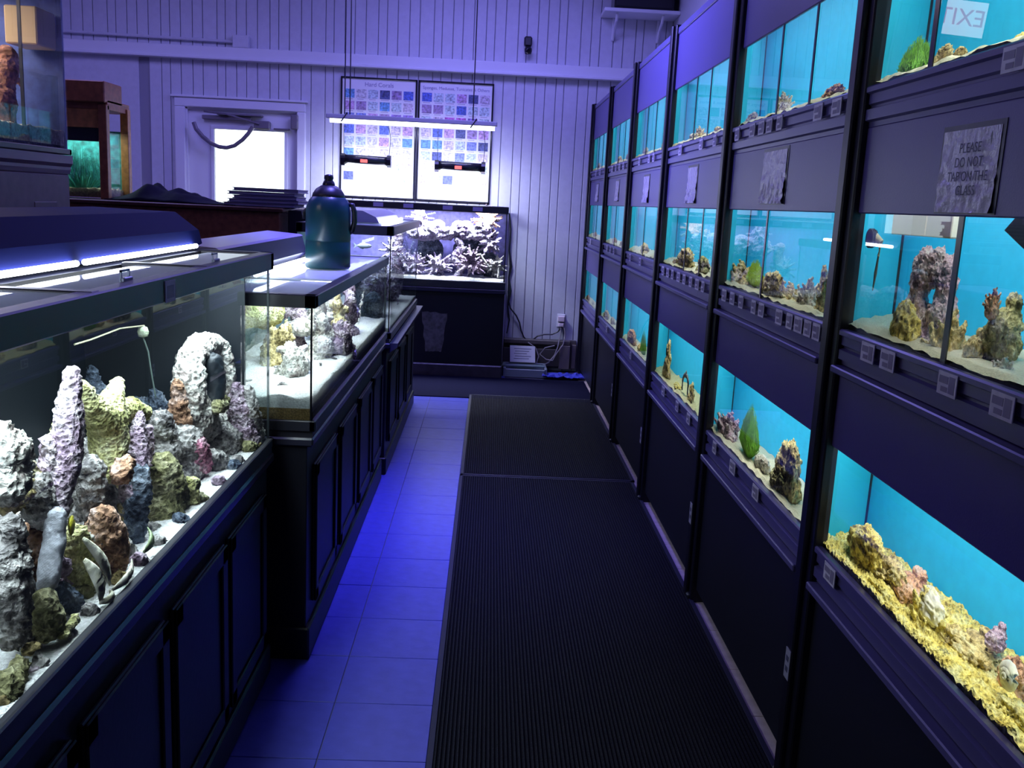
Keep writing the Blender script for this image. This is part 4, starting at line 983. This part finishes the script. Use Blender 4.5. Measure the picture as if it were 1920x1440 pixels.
# -- teal jug
jc = V3(-.682, 4.05, 1.24)
q = thing('plastic_jug', jc, 'dark teal plastic jug with black cap standing on the second aquarium lid', 'jug')
r = .094
MB().lathe([(.01, .003), (r-.006, .003), (r, .012), (r, .115), (r-.002, .118), (r, .122), (r, .235), (r-.004, .262), (r-.014, .286), (r-.032, .306), (r-.052, .316), (.03, .322), (.028, .326)], jc, 40).build('jug_body', tealp, q, True)
MB().lathe([(.070, .292), (.066, .312), (.052, .332), (.030, .346)], jc, 28).build('collar', black, q, True)
MB().lathe([(.026, .325), (.026, .352), (.022, .362), (.016, .368), (.020, .376), (.018, .388), (.006, .392)], jc, 20).build('cap', blackg, q, True)
hp = [(r-.010, .27), (r+.006, .27), (r+.016, .24), (r+.016, .20), (r+.006, .165), (r-.006, .155)]
MB().tube([jc+V3(x_, -.0, z_) for x_, z_ in hp], .011, 10).build('handle', black, q, True)
MB().tube([jc+V3(-r+.004, 0, .245), jc+V3(-r-.012, 0, .23), jc+V3(-r-.008, 0, .205)], .008, 8).build('side_lug', black, q)

# ------------------------------------------------------------------ rocks in the near tank (pixel-measured sizes)
def P(u, v, x): return atx(u, v, x)
def NB(u, v, hw, hh, x, dep=None):
    c = P(u, v, x); k = dist(c)/F_PX
    rx = hw*k; rz = hh*k
    return (c, ((dep or rx)*1.0, rx, rz))
CH = 1.22
def chain(pts, x, n=None):
    """pts: (u,v,r) -> blobs along the polyline at plane x"""
    out = []
    for (a, b_) in zip(pts[:-1], pts[1:]):
        L_ = math.hypot(a[0]-b_[0], a[1]-b_[1]); m_ = max(2, int(L_/(.45*min(a[2], b_[2])))+1)
        for i in range(m_+1):
            t = i/m_; u = a[0]+(b_[0]-a[0])*t; v = a[1]+(b_[1]-a[1])*t; r_ = a[2]+(b_[2]-a[2])*t
            c = P(u, v, x); k = dist(c)/F_PX
            if -1.2 < x < -.66:
                y66 = P(u, v, -.66).y; xc = max(x, -.66*2.80/max(y66, .3)); rr = r_*k*CH
                xc = min(xc, -(.667+rr)); c = P(u, v, xc); k = dist(c)/F_PX
            out.append((c, min(r_*k*CH, max(.008, abs(c.x)-.664))))
    return out
SEED = [0]
def nrock(name, items, m_, label, vox=.0062, amp=.006, fr=75, cat='rock', ridge=True):
    SEED[0] += 1
    me = blobmesh(name, items, vox, amp, fr, SEED[0], ridge)
    return place_mesh(name, me, m_, label, cat, 'rocks in the nearest reef aquarium')
X1, X2, X3 = -.715, -.80, -.93
nrock('coral_spire', chain([(136, 700, 13), (131, 745, 18), (127, 800, 24), (122, 860, 26), (114, 915, 20), (108, 960, 17)], -.72), R_PUR, 'tallest purple topped coral spire rising from the middle of the nearest aquarium', .006, .0035)
nrock('coral_spire', chain([(106, 965, 15), (102, 1010, 18), (94, 1060, 18), (88, 1092, 17)], -.715), mat('smooth_grey_sponge', (.66, .68, .76), .7, bump=(60, .5), var=.3), 'smooth grey column continuing below the tall purple spire', .006, .002)
nrock('forked_rock', chain([(155, 722, 9), (168, 755, 18), (190, 785, 28), (222, 716, 11), ][:3], -.79)+chain([(222, 716, 9), (212, 745, 18), (200, 785, 30), (205, 830, 30), (198, 880, 24)], -.79)+chain([(205, 780, 26), (245, 768, 20), (268, 775, 14)], -.80), R_YGR, 'yellow green two pronged rock right of the tall purple spire', .0065, .003)
nrock('forked_rock', chain([(108, 800, 10), (104, 840, 14), (112, 880, 16)], -.78), R_YGR, 'small yellow green rock tip peeking out left of the tall purple spire')
nrock('coral_spire', chain([(90, 832, 12), (94, 862, 20), (100, 900, 22)], -.74), R_PUR, 'short pink pointed rock left of the tall purple spire')
nrock('reef_rock', chain([(8, 808, 14), (14, 850, 34), (30, 835, 20), (30, 880, 26), (10, 910, 34)], -.74)+[NB(40, 850, 16, 24, -.74)], R_WHT, 'white crusty coral boulder at the left edge of the photo', amp=.006)
nrock('reef_rock', chain([(50, 880, 14), (60, 900, 16), (20, 940, 20)], -.76), R_TAN, 'orange cream crusted rock below the white coral boulder')
nrock('coral_spire', chain([(262, 780, 8), (258, 820, 15), (254, 870, 19), (248, 925, 20)], -.76), R_PUR, 'second mottled purple spire right of the forked rock', .006, .0035)
nrock('coral_spire', chain([(276, 805, 8), (278, 850, 10), (274, 900, 10)], -.775), R_PUR, 'narrow pinkish spire touching the second purple spire')
# arch rock
arc = chain([(352, 770, 24), (350, 715, 22), (358, 675, 22), (374, 650, 21), (392, 645, 18), (412, 650, 15), (424, 668, 9), (433, 700, 7), (430, 735, 8), (420, 765, 12)], -.80)+chain([(366, 700, 16), (364, 745, 18)], -.78)
nrock('arch_rock', arc+chain([(352, 730, 22), (362, 780, 34), (385, 800, 26), (420, 790, 20)], -.80), R_WHT, 'bleached rock arch with a dark hollow at the right of the nearest aquarium', .0065, .005)
nrock('reef_rock', chain([(398, 680, 17), (400, 715, 20), (398, 745, 18)], -.76), tank_dark, 'near-black lump standing in for the shade in the bleached arch hollow', amp=.003)  # dark lump added to give the hollow its shade
nrock('reef_rock', chain([(332, 715, 8), (334, 760, 14), (340, 800, 18)], -.80), R_ORG, 'small orange rock finger left of the bleached arch')
nrock('reef_rock', chain([(300, 790, 18), (310, 830, 24), (300, 870, 26)], -.80), R_GRY, 'grey pitted rock between the second purple spire and the arch')
nrock('reef_rock', chain([(345, 830, 30), (350, 880, 30), (330, 920, 26)], -.785), R_GRY, 'grey furrowed rock under the bleached arch')
nrock('reef_rock', chain([(372, 835, 14), (378, 870, 16)], -.745), rockmat('pink_rock', (.25, .08, .13), (.55, .22, .32), (.75, .5, .58), 20, 80), 'pink crusted stone in front of the grey furrowed rock')
nrock('reef_rock', chain([(415, 825, 30), (420, 880, 28), (395, 910, 22)], -.765), R_GRY, 'jagged grey rock left of the aquarium end corner', amp=.007)
nrock('reef_rock', chain([(442, 728, 10), (450, 770, 20), (455, 820, 26), (445, 860, 24)], -.755), R_PUR, 'purple grey jagged rock beside the aquarium end corner', amp=.007)
nrock('reef_rock', chain([(466, 730, 7), (472, 770, 13), (478, 815, 16), (470, 850, 14)], -.735), R_GRY, 'last small jagged rock at the aquarium end corner', amp=.006)
nrock('reef_rock', chain([(405, 765, 12), (420, 755, 10)], -.74), R_OLV, 'pale green rock lip under the dark hollow of the arch')
nrock('reef_rock', chain([(305, 880, 26), (312, 930, 34), (300, 975, 26), (325, 960, 22)], -.745), R_OLV, 'large olive rock above the white rim line, right of the blue column')
nrock('reef_rock', chain([(360, 905, 10), (362, 940, 11)], -.70), R_YGR, 'small pale green stone standing at the front glass')
nrock('sponge_column', chain([(262, 890, 17), (258, 940, 19), (256, 990, 17), (252, 1035, 14)], -.745), R_BLU, 'dark blue grey ribbed column in the middle of the nearest aquarium')
nrock('reef_rock', chain([(235, 870, 14), (226, 890, 16)], -.735), R_ORG, 'pink tan stone wedged left of the blue grey column')
nrock('reef_rock', chain([(192, 968, 18), (196, 1000, 32), (206, 1040, 30), (214, 1065, 18)], -.725), R_ORG, 'rusty brown and pink boulder in the middle of the nearest aquarium', amp=.005)
nrock('reef_rock', chain([(168, 880, 22), (170, 930, 24), (172, 960, 22)], -.775), R_GRY, 'grey rock with white crust behind the tall spire base')
nrock('reef_rock', chain([(75, 915, 26), (80, 950, 30), (92, 975, 20)], -.745), R_GRY, 'grey dome rock with white pitted top left of the spire base', amp=.006)
nrock('reef_rock', chain([(62, 1010, 26), (66, 1060, 26), (60, 1100, 22)], -.775), R_ORG, 'shadowed reddish rock left of the smooth grey column')
nrock('reef_rock', chain([(22, 985, 18), (20, 1040, 28), (18, 1100, 32), (24, 1160, 26), (24, 1195, 20)], -.72), R_GRY, 'tall grey and white mottled rock at the lower left edge')
nrock('reef_rock', chain([(84, 1128, 22), (86, 1160, 30), (88, 1180, 22)], -.71), R_OLV, 'rounded golden olive boulder at the bottom of the smooth grey column', amp=.003)
nrock('reef_rock', chain([(140, 1010, 22), (145, 1050, 26), (152, 1090, 20)], -.745), R_YGR, 'green white crusted stone under the yellow fish')
nrock('reef_rock', chain([(125, 1130, 20), (140, 1150, 20)], -.735), R_BLU, 'small dark blue rock behind the pale shell blades')
nrock('reef_rock', [NB(56, 1215, 15, 18, -.70)], R_TAN, 'small round tan stone with a pit at the bottom left')
nrock('reef_rock', chain([(10, 1290, 26), (35, 1262, 16), (38, 1238, 10), (0, 1320, 24)], -.70), R_OLV, 'brown green wedge rock in the lower left corner')
nrock('reef_rock', chain([(62, 1262, 12), (58, 1280, 10)], -.695), R_PUR, 'small purple pink stone next to the giant clam')
nrock('giant_clam', chain([(112, 1218, 14), (95, 1240, 20), (78, 1268, 16)], -.70), mat('clam_shell', (.45, .52, .55), .5, bump=(70, .8), var=.4), 'blue grey clam lying against the front glass at the lower left', .006, .003, cat='clam')
nrock('reef_rock', chain([(132, 1170, 9), (118, 1190, 9), (140, 1160, 7)], -.685), R_YGR, 'bright green yellow frilly stone at the front glass')
nrock('dark_rock', chain([(170, 690, 6), (178, 740, 18), (190, 790, 22)], -1.10), R_BLU, 'dim pointed shape imitating a reflection, deep behind the tall purple spire')  # made-up dim shapes, here and next, in place of reflections in the glass
nrock('dark_rock', chain([(290, 740, 10), (300, 770, 20), (250, 760, 12)], -1.08), R_BLU, 'dim bluish shape imitating a reflection, deep behind the second purple spire')
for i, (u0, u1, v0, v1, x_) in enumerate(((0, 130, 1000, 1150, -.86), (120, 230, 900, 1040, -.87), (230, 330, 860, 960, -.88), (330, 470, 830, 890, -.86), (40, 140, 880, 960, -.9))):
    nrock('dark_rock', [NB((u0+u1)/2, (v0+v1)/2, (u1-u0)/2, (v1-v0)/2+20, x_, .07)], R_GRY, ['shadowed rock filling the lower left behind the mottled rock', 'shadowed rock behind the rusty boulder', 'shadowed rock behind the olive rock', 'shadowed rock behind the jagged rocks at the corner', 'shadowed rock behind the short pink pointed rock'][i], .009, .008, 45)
front_extra = 1
prof = [(-10, 800), (50, 835), (95, 850), (150, 790), (200, 800), (250, 800), (300, 800), (345, 730), (385, 740), (440, 745), (475, 760), (500, 790)]
def sil(u):
    for (a, b_) in zip(prof[:-1], prof[1:]):
        if a[0] <= u <= b_[0]: return a[1]+(b_[1]-a[1])*(u-a[0])/(b_[0]-a[0])
    return 800
random.seed(41)
mlist = [R_GRY, R_PUR, R_OLV, R_TAN, R_GRY, R_BLU, R_GRY, R_WHT, R_GRY, R_PUR]
names = 'white-crusted grey,dull mauve,mossy olive,sandy brown,charcoal grey,slate blue,pitted grey,chalky,ash grey,plum brown'.split(',')
where = 'at the left edge,left of the tall spire,behind the tall spire,below the forked rock,behind the second purple spire,under the bleached arch,near the end corner'.split(',')
for row_, (off, x_, dp) in enumerate(((40, -.93, .05), (120, -.84, .045), (200, -.78, .04))):
    for i, u in enumerate((15, 75, 140, 205, 285, 365, 440)):
        u2 = u+random.uniform(-12, 12)+row_*8; bot = 1346-1.02*u2; t_ = sil(u2)+off
        if t_ > bot-70: continue
        mid = t_+38; k = (i*3+row_*4) % 10
        nrock('reef_rock', chain([(u2+random.uniform(-8, 8), t_, random.uniform(11, 17)), (u2, mid, random.uniform(22, 30)), (u2+random.uniform(-10, 10), min(mid+60, bot-25), random.uniform(26, 34))], x_), mlist[k], '%s rock %s, %s layer of the nearest aquarium' % (names[k], where[i], ('upper', 'middle', 'lower')[row_]), .009, .007, 60)
front = [(20, 1300, 22), (48, 1190, 18), (118, 1120, 24), (158, 1120, 22), (112, 1060, 20), (232, 1035, 24), (225, 1085, 14), (292, 1005, 22), (330, 985, 18), (352, 948, 22), (392, 920, 20), (405, 870, 24), (440, 880, 16), (470, 845, 16), (60, 1150, 22), (180, 1020, 20), (10, 1318, 16), (75, 1245, 16), (128, 1192, 16), (170, 1150, 15), (262, 1055, 16), (300, 1020, 14), (340, 978, 15), (378, 940, 14), (410, 908, 14), (448, 870, 13), (482, 838, 11)]
fl_ = 'beside the lower left wedge rock,above the round pitted stone,below the green crusted stone,under the pale shell blades,beside the smooth grey column,right of the rusty boulder,below the rusty boulder,under the blue grey column,left of the pale green stone,behind the pale green stone,right of the pale green stone,under the jagged grey rock,at the rim below the jagged rocks,at the foot of the end corner,left of the golden olive boulder,left of the rusty boulder,lowest at the left edge,beside the giant clam,right of the giant clam,between the clam and the shell blades,under the brightest shell blade,right of the oval shell,below the pale green stone,right below the pale green stone,lowest under the jagged rocks,next to the end corner along the rim,lowest in the end corner'.split(',')
for i, (u, v, r_) in enumerate(front):
    k = (i*7+1) % 10
    nrock('rubble_rock', chain([(u-r_*.3, v-r_*.5, r_*.6), (u, v, r_*.9), (u+r_*.3, v+r_*.4, r_*.6)], -.735 if r_ > 17 else -.69), mlist[k], '%s rubble %s' % (names[k], fl_[i]), .007, .005, 80)
# pale shell blades
def blade(p0, p1, wd, label, m_=None, bend=.012):
    a = Vector(p0); b_ = Vector(p1); d_ = b_-a; s_ = Vector((.35, .9, .1)).cross(d_).cross(d_).normalized(); s_ = d_.cross(Vector((1, 0, 0))).normalized()
    mb = MB(); n = 14
    for i in range(n+1):
        t = i/n; c = a+d_*t+V3(bend*math.sin(math.pi*t), 0, 0); hw = wd*math.sin(math.pi*(.08+.84*t))**.8
        th = .004*math.sin(math.pi*(.1+.8*t))
        for k in range(8):
            an = 2*math.pi*k/8; mb.v.append(tuple(c+s_*hw*math.cos(an)+V3(th+.002*math.sin(t*40), 0, 0)*math.sin(an)))
    for i in range(n):
        for k in range(8):
            k2 = (k+1) % 8; A = i*8; mb.f.append((A+k, A+k2, A+8+k2, A+8+k))
    mb.f.append(tuple(range(8))[::-1]); mb.f.append(tuple(n*8+k for k in range(8)))
    o = mb.build('shell_blade', m_ or SHELL, None, True); tag(o, label, 'shell', 'pale shells at the front glass'); return o
blade(P(156, 1010, -.70), P(206, 1095, -.685), .014, 'long cream shell blade leaning right under the rusty boulder')
blade(P(158, 1050, -.70), P(190, 1130, -.682), .020, 'broad cream shell blade with brown furrows, lowest left of the blades')
blade(P(247, 1050, -.685), P(212, 1105, -.678), .011, 'brightest white shell blade pointing up along the rim')
blade(P(205, 1108, -.685), P(188, 1130, -.678), .009, 'small white shell chip at the rim below the brightest blade')
blade(P(277, 990, -.69), P(270, 1035, -.68), .014, 'pale green oval shell at the front glass', mat('green_shell', (.42, .55, .30), .5, var=.3))
fish(P(134, 985, -.70), .036, yellow, 'yellow fish hiding against the tall spire in the nearest aquarium', .2, 1.25, .85, .3)
# grey probe with dangling line
p = P(268, 622, -.90)
q = thing('thermometer_probe', p, 'pale round suction probe with a dangling line in the nearest aquarium', 'probe')
MB().lathe([(.001, -.016), (.012, -.012), (.015, 0), (.011, .012), (.001, .016)], p, 16).build('suction_disc', mat('pale_disc', (.30, .34, .24), .5, bump=(90, .6)), q, True)
MB().tube([p+V3(0, 0, -.014), P(278, 660, -.90), P(284, 700, -.90), P(292, 745, -.90)], .0022, 6).build('line', mat('pale_line', (.16, .22, .20), .5), q)
MB().tube([p+V3(0, .01, .015), P(225, 616, -.90), P(170, 637, -.90), P(140, 646, -.90)], .0022, 6).build('rod', mat('pale_rod', (.28, .27, .17), .5), q)

# ------------------------------------------------------------------ contents of the second and third tanks
GRP2 = 'rocks in the second aquarium'
def srock(items, m_, label, name='reef_rock', vox=.009, amp=.005, grp=GRP2, cat='rock'):
    SEED[0] += 1; return place_mesh(name, blobmesh(name, items, vox, amp, 60, SEED[0]), m_, label, cat, grp)
srock([(V3(-.86, 3.42, 1.125), (.09, .16, .062)), (V3(-.90, 3.30, 1.12), (.06, .10, .05)), (V3(-.87, 3.7, 1.09), (.08, .12, .07))], R_YGR, 'large yellow white rock hanging high at the near end of the second aquarium')
srock([(V3(-.90, 3.25, .98), (.03, .05, .07)), (V3(-.91, 3.30, 1.02), (.025, .04, .06))], R_YGR, 'slim green rock low at the near end of the second aquarium')
srock([(V3(-.76, 3.95, 1.0), (.07, .12, .035)), (V3(-.72, 4.05, .98), (.05, .10, .03))], R_WHT, 'flat white rock shelf above the sand of the second aquarium')
srock(chain([(618, 660, 6), (622, 690, 9), (618, 730, 9)], -.66), R_PUR, 'round purple rock on the sand near the front corner of the second aquarium')
srock([(P(620, 690, -.68), (.06, .14, .10)), (P(625, 720, -.66), (.05, .12, .06))], R_PUR, 'big mauve grey boulder just past the near corner of the second aquarium')
srock(chain([(605, 560, 3), (612, 600, 6), (620, 640, 8)], -.72)+chain([(636, 600, 3), (634, 640, 8), (640, 690, 9)], -.70), R_WHT, 'twin pale rock prongs left of centre in the second aquarium')
srock(chain([(682, 545, 4), (675, 580, 9), (668, 620, 11), (665, 660, 11)], -.66), R_WHT, 'tall bright pointed rock in the centre of the second aquarium')
srock(chain([(662, 590, 8), (655, 640, 10), (655, 690, 10)], -.72), R_TAN, 'tan rock leaning behind the tall bright pointed rock')
srock([(P(672, 650, -.70), (.06, .16, .12)), (P(650, 660, -.74), (.06, .2, .14))], R_PUR, 'shadowed mauve rock mass in the middle of the second aquarium')
srock(chain([(600, 745, 6), (606, 705, 5), (600, 680, 4)], -.63), R_WHT, 'low white coral branch at the near corner of the second aquarium')
srock(chain([(690, 528, 4), (700, 530, 4), (706, 528, 3)], -.64), R_WHT, 'small pink white coral plate high at the far end of the second aquarium')
o = fish(P(635, 668, -.60), .055, mat('white_fish', (.85, .85, .85), .4), 'small white fish in front of the mauve rocks in the second aquarium', .1, 0, .4, .3)
random.seed(51)
for i, (y, x_, h_, m_, ds) in enumerate(((3.62, -.80, .12, R_TAN, 'tan'), (3.80, -.68, .16, R_WHT, 'white'), (4.0, -.82, .22, R_PUR, 'mauve'), (4.12, -.66, .19, R_TAN, 'brown crusted'), (4.30, -.74, .25, R_WHT, 'chalky'), (4.48, -.66, .20, R_PUR, 'purplish'), (4.66, -.78, .24, R_GRY, 'grey'), (3.95, -.60, .09, R_PUR, 'low violet'), (3.42, -.70, .07, R_WHT, 'low pale'))):
    srock([(V3(x_, y, .90), (.06, .10, .05))]+[(V3(x_+random.uniform(-.03, .03), y+random.uniform(-.06, .06), .92+h_*t), (.05*(1.15-t), .08*(1.15-t), .05)) for t in (.15, .35, .5, .7, .9)]+[(V3(x_+random.uniform(-.04, .04), y+random.uniform(-.1, .1), .93+h_*random.uniform(.5, .9)), .016) for k in range(7)], m_, '%s rock of the reef wall in the second aquarium, %s from the near end' % (ds, 'third fourth sixth fifth seventh eighth ninth second first'.split()[i]), amp=.007)
# bits on the sand
random.seed(31)
for i in range(9):
    y = random.uniform(3.05, 3.9); x_ = random.uniform(-.92, -.60)
    me = libinst('rubble', R_GRY); o = bpy.data.objects.new('rubble_piece', me); CO.objects.link(o); s_ = random.uniform(.02, .04)
    o.location = (x_, y, .902); o.scale = (s_, s_*1.6, s_*.5); o.rotation_euler.z = random.uniform(0, 6); tag(o, 'small dark rubble piece scattered on the white sand of the second aquarium', 'rubble', 'rubble on the white sand')
GRP3 = 'rocks in the third aquarium'
srock(chain([(745, 560, 4), (748, 590, 6), (745, 610, 6)], -.60), R_LAV, 'pale pillar rock at the near corner of the third aquarium', grp=GRP3)
srock([(V3(-.72, 5.8, 1.0), (.10, .25, .16)), (V3(-.75, 6.3, .98), (.10, .3, .14)), (V3(-.68, 6.7, 1.0), (.08, .15, .18))], R_LAV, 'long whitish coral rock wall in the third aquarium', grp=GRP3, vox=.014, amp=.012)
srock([(V3(-.80, 5.6, 1.08), (.06, .08, .07)), (V3(-.66, 5.5, .92), (.06, .10, .09))], R_BLU, 'dark blue rock behind the near end pane of the third aquarium', grp=GRP3)
fish(aty(683, 461, 5.5), .085, mat('silver_fish', (.80, .85, .85), .3), 'pale silver fish behind the teal end pane of the third aquarium', -1.5, 0, .35, .3)

# ------------------------------------------------------------------ far left: cabinet with tank
q = thing('corner_cabinet', (-1.9, 2.9, 0), 'plum brown cabinet with moulded top carrying the tall aquarium at the upper left', 'cabinet')
B((-2.3, 2.2, 0), (-1.505, 3.478, 1.575), .004).build('carcass', stain, q)
MB().prof_y([(-2.3, 1.575), (-1.505, 1.575), (-1.500, 1.590), (-1.500, 1.600), (-1.492, 1.612), (-1.492, 1.640), (-2.3, 1.640)], 2.19, 3.482).build('moulding', mat('plum_moulding', (.20, .12, .17), .4), q)
a = P(67, 378, -1.5); b_ = P(110, 395, -1.5)
B((-1.508, a.y, b_.z), (-1.503, b_.y, a.z), .002).build('inset_panel', mat('plum_inset', (.11, .06, .08), .5), q)
q = frame_tank('tall_aquarium', -2.25, -1.50, 2.22, 3.47, 1.642, 2.19, .012, .020, 'tall aquarium with coarse gravel and pink ornament at the upper left corner', mat('blue_backing', (.05, .10, .38), .6, var=.3), group=None)
MB().box((-2.25, 3.455, 1.66), (-1.503, 3.468, 2.18)).build('far_backing', mat('blue_backing', (.05, .10, .38), .6, var=.3), q)
bed(q, -2.24, -1.506, 2.23, 3.45, 1.722, .012, mat('coarse_gravel', (.80, .64, .56), .9, bump=(90, 1), var=.5), fr=40)
B((-2.24, 2.23, 1.66), (-1.507, 3.45, 1.70)).build('dark_gravel_layer', mat('dark_gravel', (.05, .05, .09), .9, bump=(90, 1), var=.5), q)
MB().box((-1.52, 3.18, 1.70), (-1.51, 3.186, 2.18)).build('inner_seam', thinseam, q)
area('tall_tank_lamp', (-1.85, 2.9, 2.17), .3, .9, 8, (1, .78, .66))
srock(chain([(12, 105, 16), (22, 120, 14), (4, 140, 22), (14, 160, 10), (-2, 190, 26), (0, 225, 24)], -1.62)+chain([(20, 150, 6), (30, 148, 5), (44, 168, 3)], -1.60), rockmat('pink_driftwood', (.12, .05, .05), (.50, .26, .18), (.92, .62, .45), 9, 40), 'pink branching driftwood ornament at the left of the tall aquarium', 'driftwood', .008, .004, None, 'driftwood')
p = P(92, 80, -1.75)
o = B((-1.62, 3.30, p.z-.09), (-1.515, 3.44, p.z+.03), .004).build('hang_filter', mat('tan_plastic', (.62, .48, .26), .5)); tag(o, 'tan plastic filter box near the top right of the tall aquarium', 'filter')

# wooden hutch aquarium and counter
q = thing('wooden_counter', (-2.0, 6.3, 0), 'reddish brown wooden counter behind the reef aquarium', 'counter')
B((-3.6, 5.93, 0), (-1.30, 6.75, 1.425), .005).build('carcass', wood, q)
B((-3.6, 5.90, 1.425), (-1.27, 6.78, 1.452), .006).build('counter_top', mat('dark_wood_top', (.10, .035, .02), .35, var=.3), q)
q = thing('black_shelf_unit', (-1.15, 6.2, 0), 'black shelf unit with papers between the counter and the jug', 'shelf')
B((-1.26, 6.0, 0), (-1.02, 6.6, 1.44), .004).build('body', black, q)
random.seed(4)
for k in range(4):
    z_ = 1.22+.05*k; B((-1.20+.02*k, 5.985, z_), (-1.10+.015*k, 6.01, z_+.012), .001).build('paper_stack', paper, q)
q = thing('wood_framed_aquarium', (-2.7, 6.2, 1.454), 'wood framed aquarium with teal backing behind the tall aquarium', 'aquarium')
a0, a1, h0, h1 = -3.3, -2.36, 6.02, 6.36
for (x_, y_) in ((-2.41, 6.0), (-2.40, 6.32), (-3.30, 6.0), (-3.30, 6.32)):
    B((x_, y_, 1.454), (x_+.05, y_+.05, 2.02), .003).build('corner_post', woodl if y_ > 6.1 else wood, q)
B((a0, h0, 1.99), (a1+.0, h1+.02, 2.05), .004).build('upper_frame', wood, q)
B((a0, h0, 1.88), (a1-.05, h0+.02, 1.99), .003).build('light_valance', woodl, q)
B((a0, h0-.04, 2.03), (a1-.0, h1-.1, 2.155), .006).build('canopy', wood, q)
B((a0, h0+.01, 1.80), (a1-.05, h0+.03, 1.885), .002).build('black_band', black, q)
B((a0, h1-.02, 1.46), (a1-.04, h1-.01, 1.88)).build('back_panel', mat('aqua_backing', (.03, .26, .25), .6, var=.6), q)
MB().quad((a0, h0+.02, 1.46), (a1-.05, h0+.02, 1.46), (a1-.05, h0+.02, 1.82), (a0, h0+.02, 1.82)).build('front_pane', glass, q)
MB().quad((a1-.02, h0+.05, 1.46), (a1-.02, h1-.02, 1.46), (a1-.02, h1-.02, 1.86), (a1-.02, h0+.05, 1.86)).build('end_pane', glass, q)
bed(q, a0, a1-.03, h0+.03, h1-.03, 1.512, .02, mat('pebbles', (.65, .52, .34), .9, bump=(60, 1), var=.5), fr=50)
area('hutch_lamp', (-2.85, 6.2, 1.87), .8, .2, 4.5, (.75, 1, .95))
SEED[0] += 1
pl_ = plant(V3(-2.60, 6.2, 1.50), .30, .13, 220, mat('aqua_plant', (.06, .38, .30), .6, var=.5), 'bushy aqua green plant inside the wood framed aquarium', 12)
# cloth bag
bm = bmesh.new(); bmesh.ops.create_grid(bm, x_segments=50, y_segments=20, size=1)
for v in bm.verts:
    t = (v.co.x+1)/2; pk = .085*math.exp(-((t-.28)/.13)**2)+.07*math.exp(-((t-.55)/.18)**2)+.012
    pk *= max(0, 1-abs(v.co.y)**2.2)*(1 if t > .03 else .3)
    v.co = Vector((-2.38+t*.80, 6.15+v.co.y*.17, 1.456+max(.003, pk*(1+.6*noise.noise(Vector((t*9, v.co.y*2, 5))))*(1-.6*t*t))))
mb = MB(); mb.addbm(bm); o = mb.build('cloth_bag', mat('navy_cloth', (.006, .006, .022), .75, spec=.15, bump=(20, .4)), None, True); sm = o.modifiers.new('s', 'SOLIDIFY'); sm.thickness = .006
tag(o, 'crumpled navy cloth bag lying on the wooden counter', 'bag')
random.seed(8)
for k, nm in enumerate(('lowest', 'second from the bottom', 'middle', 'second from the top', 'topmost')):
    z_ = 1.454+.023*k; x0 = -1.66+.02*(k % 3)+.02*k*.5; x1 = -1.215+.012*((k*2) % 3)
    q = thing('paper_folder', ((x0+x1)/2, 6.15, z_), '%s dog-eared folder in the pile on the wooden counter' % nm, 'folder', 'folders piled on the wooden counter')
    B((x0, 5.98, z_), (x1, 6.3, z_+.006), .002).build('cover', mat('folder_cover', (.13, .12, .22), .45), q)
    B((x0+.01, 5.985, z_+.006), (x1-.004, 6.295, z_+.017)).build('pages', mat('dim_pages', (.35, .33, .42), .7), q)
    B((x0, 5.98, z_+.017), (x1, 6.3, z_+.022), .002).build('cover', mat('folder_cover', (.13, .12, .22), .45), q)
